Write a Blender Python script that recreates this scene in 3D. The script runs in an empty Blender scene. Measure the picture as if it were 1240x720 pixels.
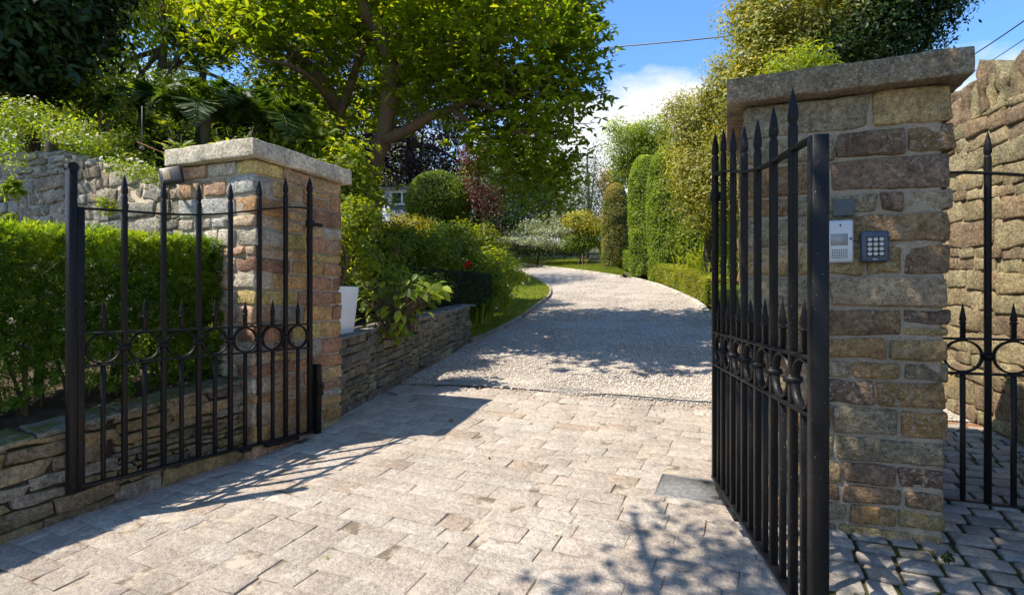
import bpy, math, random
import numpy as np
from mathutils import Vector

# ------------------------------------------------------------------ camera, sky, sun, exposure
F, CX, CY, HC = 658.0, 620.0, 364.0, 1.19
scene = bpy.context.scene
cam_d = bpy.data.cameras.new('camera'); cam = bpy.data.objects.new('camera', cam_d)
scene.collection.objects.link(cam); scene.camera = cam
cam.location = (0, 0, HC); cam.rotation_euler = (math.radians(90), 0, 0)
cam_d.sensor_width = 36; cam_d.lens = F / 1240 * 36; cam_d.shift_y = 4 / 1240
cam_d.clip_start = 0.05; cam_d.clip_end = 2000

SUN_EL = math.radians(58)
SUN_DIR = Vector((-0.945, -0.325, 0)).normalized()          # horizontal direction towards the sun
SUN_AZ = math.atan2(SUN_DIR.x, SUN_DIR.y)                  # clockwise from +Y
world = bpy.data.worlds.new('World'); scene.world = world; world.use_nodes = True
nt = world.node_tree; nt.nodes.clear()
N = nt.nodes.new; L = nt.links.new
out = N('ShaderNodeOutputWorld'); bg = N('ShaderNodeBackground'); sky = N('ShaderNodeTexSky')
sky.sky_type = 'NISHITA'; sky.sun_disc = False; sky.sun_elevation = SUN_EL; sky.sun_rotation = SUN_AZ
sky.air_density = 1.0; sky.dust_density = 0.3; sky.ozone_density = 3.0; sky.altitude = 100
bg.inputs['Strength'].default_value = 0.13
tc = N('ShaderNodeTexCoord'); sep = N('ShaderNodeSeparateXYZ'); L(tc.outputs['Generated'], sep.inputs[0])
mp = N('ShaderNodeMapping'); mp.inputs['Scale'].default_value = (1.0, 1.0, 1.9); mp.inputs['Location'].default_value = (0.37, 0.2, 0.04)
L(tc.outputs['Generated'], mp.inputs[0])
no = N('ShaderNodeTexNoise'); no.inputs['Scale'].default_value = 3.4; no.inputs['Detail'].default_value = 9; no.inputs['Roughness'].default_value = 0.56
L(mp.outputs[0], no.inputs['Vector'])
# clouds sit low over the horizon and thin out upwards
mr = N('ShaderNodeMapRange'); mr.inputs[1].default_value = 0.28; mr.inputs[2].default_value = 0.42; mr.inputs[3].default_value = 0.10; mr.inputs[4].default_value = -0.34
L(sep.outputs['Z'], mr.inputs[0])
ad = N('ShaderNodeMath'); ad.operation = 'ADD'; L(no.outputs[0], ad.inputs[0]); L(mr.outputs[0], ad.inputs[1])
vd = N('ShaderNodeVectorMath'); vd.operation = 'DOT_PRODUCT'; vd.inputs[1].default_value = Vector((0.20, 0.90, 0.33)).normalized(); L(tc.outputs['Generated'], vd.inputs[0])
mb_ = N('ShaderNodeMapRange'); mb_.inputs[1].default_value = 0.972; mb_.inputs[2].default_value = 0.998; mb_.inputs[3].default_value = 0.0; mb_.inputs[4].default_value = 0.25; L(vd.outputs['Value'], mb_.inputs[0])
ad2 = N('ShaderNodeMath'); ad2.operation = 'ADD'; L(ad.outputs[0], ad2.inputs[0]); L(mb_.outputs[0], ad2.inputs[1]); ad = ad2      # one big cumulus over the end of the drive
cr = N('ShaderNodeValToRGB'); cr.color_ramp.elements[0].position = 0.50; cr.color_ramp.elements[1].position = 0.66
L(ad.outputs[0], cr.inputs[0])
n2 = N('ShaderNodeTexNoise'); n2.inputs['Scale'].default_value = 5.5; n2.inputs['Detail'].default_value = 6; L(mp.outputs[0], n2.inputs['Vector'])
cc = N('ShaderNodeValToRGB'); cc.color_ramp.elements[0].position = 0.35; cc.color_ramp.elements[0].color = (3.4, 3.7, 4.3, 1)
cc.color_ramp.elements[1].position = 0.62; cc.color_ramp.elements[1].color = (4.7, 4.7, 4.7, 1); L(n2.outputs[0], cc.inputs[0])
mx = N('ShaderNodeMix'); mx.data_type = 'RGBA'
tint = N('ShaderNodeMix'); tint.data_type = 'RGBA'; tint.blend_type = 'MULTIPLY'; tint.inputs[0].default_value = 1.0
tint.inputs[7].default_value = (0.70, 0.97, 1.18, 1); L(sky.outputs[0], tint.inputs[6])
L(cr.outputs[0], mx.inputs[0]); L(tint.outputs[2], mx.inputs[6]); L(cc.outputs[0], mx.inputs[7])
L(mx.outputs[2], bg.inputs[0]); L(bg.outputs[0], out.inputs[0])

sun_d = bpy.data.lights.new('sun', 'SUN'); sun = bpy.data.objects.new('sun', sun_d); scene.collection.objects.link(sun)
sun_d.energy = 4.6; sun_d.angle = math.radians(0.5); sun_d.color = (1.0, 0.91, 0.77)
sv = Vector((SUN_DIR.x * math.cos(SUN_EL), SUN_DIR.y * math.cos(SUN_EL), math.sin(SUN_EL)))
sun.rotation_euler = sv.to_track_quat('Z', 'Y').to_euler(); sun.location = (-20, -6, 40)
vs = scene.view_settings
vs.view_transform = 'Standard'; vs.look = 'None'; vs.gamma = 1.0; vs.exposure = 1.02; vs.use_curve_mapping = False
scene.cycles.max_bounces = 7; scene.cycles.transparent_max_bounces = 4

# ------------------------------------------------------------------ helpers
rng = np.random.default_rng(7)
random.seed(7)
DU = np.array([0.37, 0.929]); DA = np.array([0.929, -0.37])
def UC(u, c): return (u * DU[0] + c * DA[0], u * DU[1] + c * DA[1])
def Wp(px, py, Y): return np.array([(px - CX) / F * Y, Y, HC - (py - CY) / F * Y])
def H(x, y):
    u = 0.37 * np.asarray(x, float) + 0.929 * np.asarray(y, float)
    return 0.1 * u - 0.39 + 0.04 * np.logaddexp(0, (u - 8.0) * 1.5) / 1.5
def G(px, py, lift=0.0):
    Y = 1.5
    for k in range(4000):
        x, z = (px - CX) / F * Y, HC - (py - CY) / F * Y
        if z <= H(x, Y) + lift: return np.array([x, Y, float(H(x, Y))])
        Y += 0.01 if Y < 20 else 0.03
    return np.array([x, Y, float(H(x, Y))])

def vnoise(p, seed=0):
    p = np.asarray(p, float); i = np.floor(p).astype(np.int64); f = p - i; f = f * f * (3 - 2 * f)
    def h(a, b, c):
        n = (a * 374761393 + b * 668265263 + c * 2147483647 + seed * 1274126177) & 0xffffffff
        n = ((n ^ (n >> 13)) * 1274126177) & 0xffffffff
        n = (n ^ (n >> 16)) & 0xffffffff
        return n / 4294967295.0 * 2 - 1
    r = 0
    for dx in (0, 1):
        wx = f[:, 0] if dx else 1 - f[:, 0]
        for dy in (0, 1):
            wy = f[:, 1] if dy else 1 - f[:, 1]
            for dz in (0, 1):
                wz = f[:, 2] if dz else 1 - f[:, 2]
                r = r + wx * wy * wz * h(i[:, 0] + dx, i[:, 1] + dy, i[:, 2] + dz)
    return r

def tag(o, label=None, cat=None, group=None, kind=None):
    if label: o['label'] = label
    if cat: o['category'] = cat
    if group: o['group'] = group
    if kind: o['kind'] = kind
    return o
def thing(name, label, cat, loc=(0, 0, 0), rz=0.0, group=None):
    o = bpy.data.objects.new(name, None); o.empty_display_size = 0.2
    scene.collection.objects.link(o); o.location = Vector([float(v) for v in loc]); o.rotation_euler = (0, 0, rz)
    return tag(o, label, cat, group)

class MB:
    """mesh collector: vertices, faces (any size), one colour per vertex, smooth or flat"""
    def __init__(s): s.V = []; s.F = {}; s.C = []; s.n = 0
    def add(s, V, Fs, C=None):
        V = np.asarray(V, float).reshape(-1, 3)
        if not isinstance(Fs, (list, tuple)) or (len(Fs) and np.isscalar(Fs[0][0]) and not isinstance(Fs, np.ndarray)): Fs = [np.asarray(Fs)]
        for f in Fs:
            f = np.asarray(f)
            if f.size: s.F.setdefault(f.shape[1], []).append(f + s.n)
        if C is None: C = np.ones((len(V), 3)) * 0.5
        C = np.asarray(C, float)
        if C.ndim == 1: C = np.tile(C, (len(V), 1))
        s.V.append(V); s.C.append(C); s.n += len(V)
    def build(s, name, mat, parent=None, smooth=True, local=False):
        me = bpy.data.meshes.new(name)
        V = np.concatenate(s.V) if s.V else np.zeros((0, 3))
        if parent is not None and not local:
            V = V - np.array(parent.location)
        me.vertices.add(len(V)); me.vertices.foreach_set('co', V.astype(np.float32).ravel())
        loops = []; starts = []; st = 0
        for k, fl in s.F.items():
            f = np.concatenate(fl); loops.append(f.ravel()); starts.append(st + np.arange(len(f)) * k); st += f.size
        loops = np.concatenate(loops); starts = np.concatenate(starts)
        me.loops.add(len(loops)); me.loops.foreach_set('vertex_index', loops.astype(np.int32))
        me.polygons.add(len(starts)); me.polygons.foreach_set('loop_start', starts.astype(np.int32))
        me.update(calc_edges=True)
        if smooth: me.polygons.foreach_set('use_smooth', np.ones(len(starts), bool))
        C = np.concatenate(s.C); ca = me.color_attributes.new('Col', 'FLOAT_COLOR', 'POINT')
        ca.data.foreach_set('color', np.hstack([C, np.ones((len(C), 1))]).astype(np.float32).ravel())
        me.validate(); me.materials.append(mat)
        o = bpy.data.objects.new(name, me); scene.collection.objects.link(o)
        if parent is not None: o.parent = parent
        return o

_box = {}
def lattice(nx, ny, nz):
    k = (nx, ny, nz)
    if k in _box: return _box[k]
    idx = {}; P = []; Q = []
    def vi(i, j, l):
        t = (i, j, l)
        if t not in idx: idx[t] = len(P); P.append((i / nx * 2 - 1, j / ny * 2 - 1, l / nz * 2 - 1))
        return idx[t]
    for i in range(nx):
        for j in range(ny):
            Q.append((vi(i, j, 0), vi(i, j + 1, 0), vi(i + 1, j + 1, 0), vi(i + 1, j, 0)))
            Q.append((vi(i, j, nz), vi(i + 1, j, nz), vi(i + 1, j + 1, nz), vi(i, j + 1, nz)))
    for i in range(nx):
        for l in range(nz):
            Q.append((vi(i, 0, l), vi(i + 1, 0, l), vi(i + 1, 0, l + 1), vi(i, 0, l + 1)))
            Q.append((vi(i, ny, l), vi(i, ny, l + 1), vi(i + 1, ny, l + 1), vi(i + 1, ny, l)))
    for j in range(ny):
        for l in range(nz):
            Q.append((vi(0, j, l), vi(0, j, l + 1), vi(0, j + 1, l + 1), vi(0, j + 1, l)))
            Q.append((vi(nx, j, l), vi(nx, j + 1, l), vi(nx, j + 1, l + 1), vi(nx, j, l + 1)))
    _box[k] = (np.array(P), np.array(Q)); return _box[k]
def stone(mb, c, size, R, col, r=0.015, amp=0.006, res=0.045, skew=0.0, fr=14, cap=9):
    """a worn block: centre c, size (sx,sy,sz), R rows = local axes in world"""
    sx, sy, sz = size
    n = [int(min(cap, max(3, round(v / res)))) for v in size]
    P, Q = lattice(*n)
    h = np.array(size) / 2; rr = min(r, h.min() * 0.8)
    # pull lattice lines towards the edges so that the rounding has vertices
    hi = 1 - 2 / np.array(n); ins = (h - rr) / h
    P = np.where(np.abs(P) > 0.999, P, P / hi * ins)
    V = P * h; inner = np.clip(V, -(h - rr), h - rr); dlt = V - inner; ln = np.linalg.norm(dlt, axis=1, keepdims=True)
    mlen = np.maximum(ln, 1e-9); V = inner + dlt / mlen * np.minimum(ln, rr)
    if skew:
        s1, s2, s3, s4 = rng.uniform(-skew, skew, 4)
        q = V / h
        V = V + np.stack([q[:, 2] * s1 * h[0] * 0.5, 0 * s1 * V[:, 1], (q[:, 0] * s2 + q[:, 0] * q[:, 2] * s3) * h[2]], 1)
    Wd = np.asarray(c) + V @ np.asarray(R)
    o = rng.uniform(0, 50)
    d = np.stack([vnoise(Wd * fr + o, 1), vnoise(Wd * fr + o, 2), vnoise(Wd * fr + o, 3)], 1) * amp
    d += np.stack([vnoise(Wd * fr * 2.7 + o, 4), vnoise(Wd * fr * 2.7 + o, 5), vnoise(Wd * fr * 2.7 + o, 6)], 1) * amp * 0.45
    cv = np.asarray(col) * (1 + 0.0 * V[:, :1])
    mb.add(Wd + d, [Q], cv)

def tube(mb, pts, radii, n=6, col=(0.5, 0.5, 0.5), caps=True, rough=0.0):
    pts = np.asarray(pts, float); m = len(pts); radii = np.broadcast_to(np.asarray(radii, float), (m,))
    t = np.gradient(pts, axis=0); t /= np.linalg.norm(t, axis=1, keepdims=True) + 1e-9
    ref = np.array([0.31, 0.17, 0.93]) if abs(t[0, 2]) < 0.8 else np.array([0.93, 0.2, 0.1])
    a = np.cross(t, ref); a /= np.linalg.norm(a, axis=1, keepdims=True) + 1e-9; b = np.cross(t, a)
    an = np.arange(n) / n * 2 * np.pi
    V = pts[:, None] + radii[:, None, None] * (np.cos(an)[None, :, None] * a[:, None] + np.sin(an)[None, :, None] * b[:, None])
    V = V.reshape(-1, 3)
    if rough: V = V + (vnoise(V * 9, 3) * rough)[:, None] * (V - np.repeat(pts, n, 0)) / (np.repeat(radii, n)[:, None] + 1e-9)
    i = np.arange(m - 1)[:, None] * n; j = np.arange(n)[None]; j2 = (j + 1) % n
    Q = np.stack([i + j, i + j2, i + n + j2, i + n + j], 2).reshape(-1, 4)
    Fs = [Q]
    if caps: Fs += [np.array([list(range(n))[::-1]]), np.array([[(m - 1) * n + k for k in range(n)]])]
    mb.add(V, Fs, col)
def box(mb, lo, hi, col=(0.5, 0.5, 0.5)):
    x0, y0, z0 = lo; x1, y1, z1 = hi
    V = [(x0,y0,z0),(x1,y0,z0),(x1,y1,z0),(x0,y1,z0),(x0,y0,z1),(x1,y0,z1),(x1,y1,z1),(x0,y1,z1)]
    mb.add(V, [np.array([(0,3,2,1),(4,5,6,7),(0,1,5,4),(1,2,6,5),(2,3,7,6),(3,0,4,7)])], col)
def bevel(o, w=0.002, seg=2):
    m = o.modifiers.new('bevel', 'BEVEL'); m.width = w; m.segments = seg; m.limit_method = 'ANGLE'; m.angle_limit = math.radians(40)
    return o
def resample(P, n):
    P = np.asarray(P, float); d = np.r_[0, np.cumsum(np.linalg.norm(np.diff(P[:, :2], axis=0), axis=1))]
    t = np.linspace(0, d[-1], n); return np.stack([np.interp(t, d, P[:, k]) for k in range(P.shape[1])], 1)
def smooth_line(P, n, it=2):
    P = np.asarray(P, float)
    for _ in range(it):
        q = np.empty((2 * len(P) - 2, P.shape[1])); q[0::2] = P[:-1] * 0.75 + P[1:] * 0.25; q[1::2] = P[:-1] * 0.25 + P[1:] * 0.75
        P = np.vstack([P[:1], q, P[-1:]])
    return resample(P, n)
def loft(A, B, n, m, zf):
    A = resample(np.asarray(A)[:, :2], n); B = resample(np.asarray(B)[:, :2], n)
    t = np.linspace(0, 1, m)[None, :, None]; P = A[:, None] * (1 - t) + B[:, None] * t
    P = P.reshape(-1, 2); V = np.column_stack([P, zf(P[:, 0], P[:, 1])])
    i = np.arange(n - 1)[:, None] * m; j = np.arange(m - 1)[None]
    Q = np.stack([i + j, i + j + 1, i + m + j + 1, i + m + j], 2).reshape(-1, 4)
    e1 = V[Q[0, 1]] - V[Q[0, 0]]; e2 = V[Q[0, 3]] - V[Q[0, 0]]
    if np.cross(e1, e2)[2] < 0: Q = Q[:, ::-1]
    return V, Q
def surface(name, A, B, n, m, zf, mat, label=None, kind='structure'):
    mb = MB(); V, Q = loft(A, B, n, m, zf); mb.add(V, [Q]); return tag(mb.build(name, mat), label=label, kind=kind)
def inpoly(x, y, poly):
    poly = np.asarray(poly)[:, :2]; r = np.zeros(len(x), bool); j = len(poly) - 1
    for i in range(len(poly)):
        xi, yi = poly[i]; xj, yj = poly[j]
        r ^= ((yi > y) != (yj > y)) & (x < (xj - xi) * (y - yi) / (yj - yi + 1e-12) + xi); j = i
    return r

# ------------------------------------------------------------------ materials
class NT:
    def __init__(s, name):
        s.m = bpy.data.materials.new(name); s.m.use_nodes = True; s.t = s.m.node_tree
        s.b = s.t.nodes['Principled BSDF']; s.o = s.t.nodes['Material Output']
        s.co = s.n('ShaderNodeTexCoord').outputs['Object']
    def n(s, k): return s.t.nodes.new(k)
    def l(s, a, b): s.t.links.new(a, b)
    def noise(s, sc, det=4, ro=0.55, co=None, dist=0.0, stretch=None):
        x = s.n('ShaderNodeTexNoise'); x.inputs['Scale'].default_value = sc; x.inputs['Detail'].default_value = det
        x.inputs['Roughness'].default_value = ro; x.inputs['Distortion'].default_value = dist
        src = co or s.co
        if stretch:
            mpp = s.n('ShaderNodeMapping'); mpp.inputs['Scale'].default_value = stretch; s.l(src, mpp.inputs[0]); src = mpp.outputs[0]
        s.l(src, x.inputs['Vector']); return x.outputs[0]
    def vor(s, sc, feat='F1'):
        x = s.n('ShaderNodeTexVoronoi'); x.inputs['Scale'].default_value = sc; x.feature = feat; s.l(s.co, x.inputs['Vector']); return x
    def ramp(s, f, stops):
        x = s.n('ShaderNodeValToRGB'); e = x.color_ramp.elements
        while len(e) < len(stops): e.new(0.5)
        for k, (p, c) in enumerate(stops):
            e[k].position = p; e[k].color = (c, c, c, 1) if np.isscalar(c) else (*c, 1)
        s.l(f, x.inputs[0]); return x.outputs[0]
    def mix(s, f, a, b, mode='MIX'):
        x = s.n('ShaderNodeMix'); x.data_type = 'RGBA'; x.blend_type = mode
        for v, i in ((f, 0), (a, 6), (b, 7)):
            if hasattr(v, 'is_output'): s.l(v, x.inputs[i])
            elif i == 0: x.inputs[0].default_value = v
            else: x.inputs[i].default_value = (v, v, v, 1) if np.isscalar(v) else (*v, 1)
        return x.outputs[2]
    def math(s, op, a, b=0.0):
        x = s.n('ShaderNodeMath'); x.operation = op
        for v, i in ((a, 0), (b, 1)):
            if hasattr(v, 'is_output'): s.l(v, x.inputs[i])
            else: x.inputs[i].default_value = v
        return x.outputs[0]
    def col(s):
        x = s.n('ShaderNodeVertexColor'); x.layer_name = 'Col'; return x.outputs[0]
    def bump(s, hgt, dist=0.01, st=1.0, prev=None):
        x = s.n('ShaderNodeBump'); x.inputs['Strength'].default_value = st; x.inputs['Distance'].default_value = dist
        s.l(hgt, x.inputs['Height'])
        if prev is not None: s.l(prev, x.inputs['Normal'])
        return x.outputs[0]
    def fin(s, base=None, rough=0.8, normal=None, spec=0.35, metal=0.0):
        if base is not None:
            if hasattr(base, 'is_output'): s.l(base, s.b.inputs['Base Color'])
            else: s.b.inputs['Base Color'].default_value = (*base, 1)
        if hasattr(rough, 'is_output'): s.l(rough, s.b.inputs['Roughness'])
        else: s.b.inputs['Roughness'].default_value = rough
        s.b.inputs['Specular IOR Level'].default_value = spec; s.b.inputs['Metallic'].default_value = metal
        if normal is not None: s.l(normal, s.b.inputs['Normal'])
        return s.m

def m_stone(name, lichen=0.35, lcol=(0.42, 0.42, 0.38), moss=0.0, mcol=(0.10, 0.11, 0.02), bump=0.022, golden=0.0):
    t = NT(name); c = t.col()
    n1 = t.noise(6, 6, 0.65); n2 = t.noise(38, 5, 0.6); n3 = t.noise(160, 3, 0.6)
    c = t.mix(1.0, c, t.ramp(n1, [(0.3, 0.60), (0.7, 1.42)]), 'MULTIPLY')
    c = t.mix(1.0, c, t.ramp(n2, [(0.32, 0.58), (0.68, 1.40)]), 'MULTIPLY')
    c = t.mix(1.0, c, t.ramp(n3, [(0.36, 0.55), (0.50, 1.0), (0.66, 1.25)]), 'MULTIPLY')
    if lichen:
        sp = t.ramp(t.noise(55, 3, 0.5), [(0.565, 0.0), (0.62, 1.0)]); area = t.ramp(t.noise(2.4, 3), [(0.42, 0.15), (0.62, 1.0)])
        c = t.mix(t.math('MULTIPLY', t.math('MULTIPLY', sp, area), lichen), c, lcol)
        sp2 = t.ramp(t.noise(9, 7, 0.78), [(0.56, 0.0), (0.64, 1.0)])
        c = t.mix(t.math('MULTIPLY', sp2, lichen * 0.6), c, tuple(0.75 * v for v in lcol))
    if golden:
        g = t.ramp(t.noise(4.3, 4, 0.6, dist=0.6), [(0.62, 0.0), (0.70, 1.0)])
        c = t.mix(t.math('MULTIPLY', g, golden), c, (0.42, 0.27, 0.06))
    if moss:
        g = t.n('ShaderNodeNewGeometry'); sx = t.n('ShaderNodeSeparateXYZ'); t.l(g.outputs['Normal'], sx.inputs[0])
        up = t.ramp(sx.outputs['Z'], [(0.45, 0.0), (0.85, 1.0)]); mn = t.ramp(t.noise(5, 5, 0.7), [(0.42, 0.0), (0.56, 1.0)])
        c = t.mix(t.math('MULTIPLY', t.math('MULTIPLY', up, mn), moss), c, mcol)
    hh = t.math('ADD', t.math('MULTIPLY', n2, 1.0), t.math('MULTIPLY', n3, 0.5)); hh = t.math('ADD', hh, t.math('MULTIPLY', n1, 1.2))
    return t.fin(c, 0.9, t.bump(hh, bump), 0.2)
def m_mortar(name, a=(0.30, 0.26, 0.20), b=(0.40, 0.35, 0.28)):
    t = NT(name); n1 = t.noise(8, 5, 0.6); n2 = t.noise(90, 4, 0.7)
    c = t.mix(n1, a, b); c = t.mix(1.0, c, t.ramp(n2, [(0.3, 0.7), (0.7, 1.2)]), 'MULTIPLY')
    return t.fin(c, 0.95, t.bump(t.math('ADD', n2, n1), 0.012), 0.1)
def m_leaf(name, a, b, c=None, trans=0.4, tcol=1.6, rough=0.5, spec=0.35):
    """Col.r is a mostly random number per leaf; a..b (..c) its colour range"""
    t = NT(name); sp = t.n('ShaderNodeSeparateColor'); t.l(t.col(), sp.inputs[0])
    st = [(0.0, a), (1.0, b)] if c is None else [(0.0, a), (0.6, b), (1.0, c)]
    col = t.ramp(sp.outputs[0], st)
    n1 = t.noise(1.3, 3); col = t.mix(1.0, col, t.ramp(n1, [(0.35, 0.75), (0.65, 1.2)]), 'MULTIPLY')
    m = t.fin(col, rough, None, spec)
    tr = t.n('ShaderNodeBsdfTranslucent'); t.l(t.mix(1.0, col, (tcol * 1.38, tcol * 1.15, tcol * 0.30), 'MULTIPLY'), tr.inputs[0])
    ms = t.n('ShaderNodeMixShader'); ms.inputs[0].default_value = trans
    t.l(t.b.outputs[0], ms.inputs[1]); t.l(tr.outputs[0], ms.inputs[2]); t.l(ms.outputs[0], t.o.inputs['Surface']); return m
def m_plain(name, c, rough=0.5, spec=0.4, var=0.0, sc=20, bump=0.0, metal=0.0):
    t = NT(name); base = c; nb = None
    if var:
        n1 = t.noise(sc, 5, 0.6); base = t.mix(1.0, c, t.ramp(n1, [(0.3, 1 - var), (0.7, 1 + var)]), 'MULTIPLY')
        if bump: nb = t.bump(n1, bump)
    return t.fin(base, rough, nb, spec, metal)
def m_bark(name, a=(0.10, 0.075, 0.05), b=(0.22, 0.17, 0.12), green=0.35):
    t = NT(name); n1 = t.noise(14, 6, 0.7, stretch=(1, 1, 0.3)); n2 = t.noise(3, 3)
    c = t.mix(n1, a, b); c = t.mix(t.math('MULTIPLY', t.ramp(n2, [(0.45, 0.0), (0.6, 1.0)]), green), c, (0.10, 0.11, 0.03))
    return t.fin(c, 0.9, t.bump(n1, 0.02), 0.15)
def m_core(name, c): return m_plain(name, c, 0.95, 0.05, 0.3, 12)

M = {}
M['iron'] = NT('black_painted_iron')
_t = M['iron']; _n = _t.noise(35, 5, 0.7); _n3 = _t.noise(140, 3, 0.6)
_c = _t.mix(_t.ramp(_n, [(0.62, 0.0), (0.72, 1.0)]), (0.007, 0.007, 0.0075), (0.035, 0.030, 0.026))
_c = _t.mix(_t.ramp(_n3, [(0.68, 0.0), (0.75, 0.8)]), _c, (0.3, 0.28, 0.25))
M['iron'] = _t.fin(_c, _t.ramp(_n, [(0.3, 0.38), (0.8, 0.62)]), _t.bump(_n, 0.0015), 0.22)
M['pillarL'] = m_stone('left_pillar_stone', 0.30, (0.46, 0.42, 0.35), 0.1, golden=0.15)
M['pillarR'] = m_stone('right_pillar_stone', 0.6, (0.43, 0.40, 0.34), 0.2, golden=0.25)
M['slate'] = m_stone('dry_stone', 0.25, (0.40, 0.38, 0.32), 0.9, (0.12, 0.12, 0.02))
M['oldwall'] = m_stone('old_wall_stone', 0.75, (0.48, 0.46, 0.40), 0.5, (0.16, 0.12, 0.03))
M['wallR'] = m_stone('golden_wall_stone', 0.25, (0.45, 0.40, 0.28), 0.3, golden=0.4)
M['cap'] = m_stone('cap_stone', 0.40, (0.55, 0.50, 0.40), 0.15, (0.16, 0.15, 0.05), bump=0.008)
M['capR'] = m_stone('dark_cap_stone', 0.70, (0.42, 0.40, 0.35), 0.4, (0.12, 0.10, 0.03), bump=0.012)
M['mortar'] = m_mortar('mortar', (0.36, 0.30, 0.22), (0.48, 0.41, 0.31)); M['mortarR'] = m_mortar('mortar_pinkish', (0.33, 0.27, 0.20), (0.43, 0.36, 0.27))
M['mortarD'] = m_mortar('dark_joint', (0.06, 0.05, 0.035), (0.12, 0.10, 0.07))
M['bark'] = m_bark('bark', (0.065, 0.042, 0.025), (0.17, 0.115, 0.07)); M['barkd'] = m_bark('dark_bark', (0.035, 0.027, 0.02), (0.09, 0.07, 0.05))
M['soil'] = m_plain('garden_soil', (0.07, 0.05, 0.035), 0.95, 0.1, 0.5, 9, 0.03)
M['twig'] = m_plain('twig', (0.11, 0.085, 0.055), 0.8, 0.2, 0.3, 30)
# ------------------------------------------------------------------ ground, paving, gravel, lawns
X3 = np.array([1.0, 0, 0]); Z3 = np.array([0, 0, 1.0])
GN = np.array([-0.037, -0.093, 1.0]); GN /= np.linalg.norm(GN)
BD = np.array([0.905, -0.425]); ED = np.array([0.425, 0.905])      # along / across the paving courses
def BE(b, e): return np.array([b * BD[0] + e * ED[0], b * BD[1] + e * ED[1]])

t = NT('rough_ground'); n1 = t.noise(0.6, 6); n2 = t.noise(14, 5)
c = t.mix(t.ramp(n1, [(0.4, 0.0), (0.6, 1.0)]), (0.05, 0.07, 0.02), (0.10, 0.08, 0.05)); c = t.mix(1.0, c, t.ramp(n2, [(0.3, 0.7), (0.7, 1.2)]), 'MULTIPLY')
M['ground'] = t.fin(c, 0.95, t.bump(n2, 0.05), 0.1)
surface('ground', [(-90, -30), (-90, 160)], [(90, -30), (90, 160)], 120, 120, lambda x, y: H(x, y) * (y < 60) + (y >= 60) * (H(x, 60 + 0 * y) + 0.0 * y) - 0.10, M['ground'])

WL = [(-2.14, 4.40), (-2.23, 4.20), (-2.49, 3.82), (-2.79, 3.40), (-2.99, 3.09), (-3.35, 2.35), (-3.85, 1.3), (-4.2, 0.3), (-4.3, -1.0)]   # front foot of the left low wall
WB = [(-1.74, 5.20), (-1.56, 6.0), (-1.27, 7.03), (-1.0, 8.1), (-0.72, 9.26)]                                                         # foot of the garden wall beyond the pillar

# sandy joint bed
t = NT('joint_sand'); n1 = t.noise(5, 6, 0.7); n2 = t.noise(120, 3, 0.7)
c = t.mix(t.ramp(n1, [(0.44, 0.0), (0.56, 1.0)]), (0.15, 0.12, 0.09), (0.40, 0.34, 0.275)); c = t.mix(1.0, c, t.ramp(n2, [(0.3, 0.7), (0.7, 1.2)]), 'MULTIPLY')
M['joint'] = t.fin(c, 0.95, t.bump(n2, 0.004), 0.1)
pav_left = [(-4.6, -1.2), (-4.4, 0.3), (-4.0, 1.3), (-3.5, 2.35), (-3.1, 3.1), (-2.85, 3.5), (-2.5, 3.95), (-2.2, 4.5), (-1.9, 5.2), (-1.75, 5.8), (-1.5, 6.4), (-1.27, 6.88)]
pav_right = [(0.2, -1.2), (0.56, 0.4), (0.85, 1.1), (1.10, 1.75), (1.45, 2.62), (1.8, 3.5), (2.3, 4.6), (2.7, 5.01)]
surface('driveway_paving_joints', pav_left, pav_right, 90, 60, lambda x, y: H(x, y) - 0.0045, M['joint'])
t = NT('paving_stone'); c = t.col(); n1 = t.noise(3.1, 6, 0.65); n2 = t.noise(30, 6, 0.7); n3 = t.noise(150, 3, 0.6)
c = t.mix(1.0, c, t.ramp(n1, [(0.3, 0.80), (0.7, 1.15)]), 'MULTIPLY'); c = t.mix(1.0, c, t.ramp(n2, [(0.32, 0.72), (0.62, 1.12)]), 'MULTIPLY')
c = t.mix(1.0, c, t.ramp(n3, [(0.34, 0.5), (0.46, 1.03)]), 'MULTIPLY')
c = t.mix(1.0, c, t.ramp(t.noise(0.55, 5, 0.6), [(0.35, 0.86), (0.6, 1.06)]), 'MULTIPLY')
st = t.ramp(t.noise(1.9, 7, 0.75), [(0.58, 0.0), (0.74, 0.6)]); c = t.mix(st, c, (0.30, 0.21, 0.14))
wh = t.ramp(t.noise(7, 6, 0.75), [(0.56, 0.0), (0.68, 0.55)]); c = t.mix(wh, c, (0.62, 0.57, 0.51))
M['paving'] = t.fin(c, 0.9, t.bump(t.math('ADD', t.math('MULTIPLY', n2, 1.0), t.math('MULTIPLY', n1, 0.8)), 0.032, 1.0), 0.15)
mb = MB(); R = np.array([[BD[0], BD[1], -(GN[0] * BD[0] + GN[1] * BD[1]) / GN[2]], [ED[0], ED[1], -(GN[0] * ED[0] + GN[1] * ED[1]) / GN[2]], GN])
R[0] /= np.linalg.norm(R[0]); R[1] /= np.linalg.norm(R[1])
poly = pav_left + pav_right[::-1]
e = 5.60
row = 0
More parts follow.
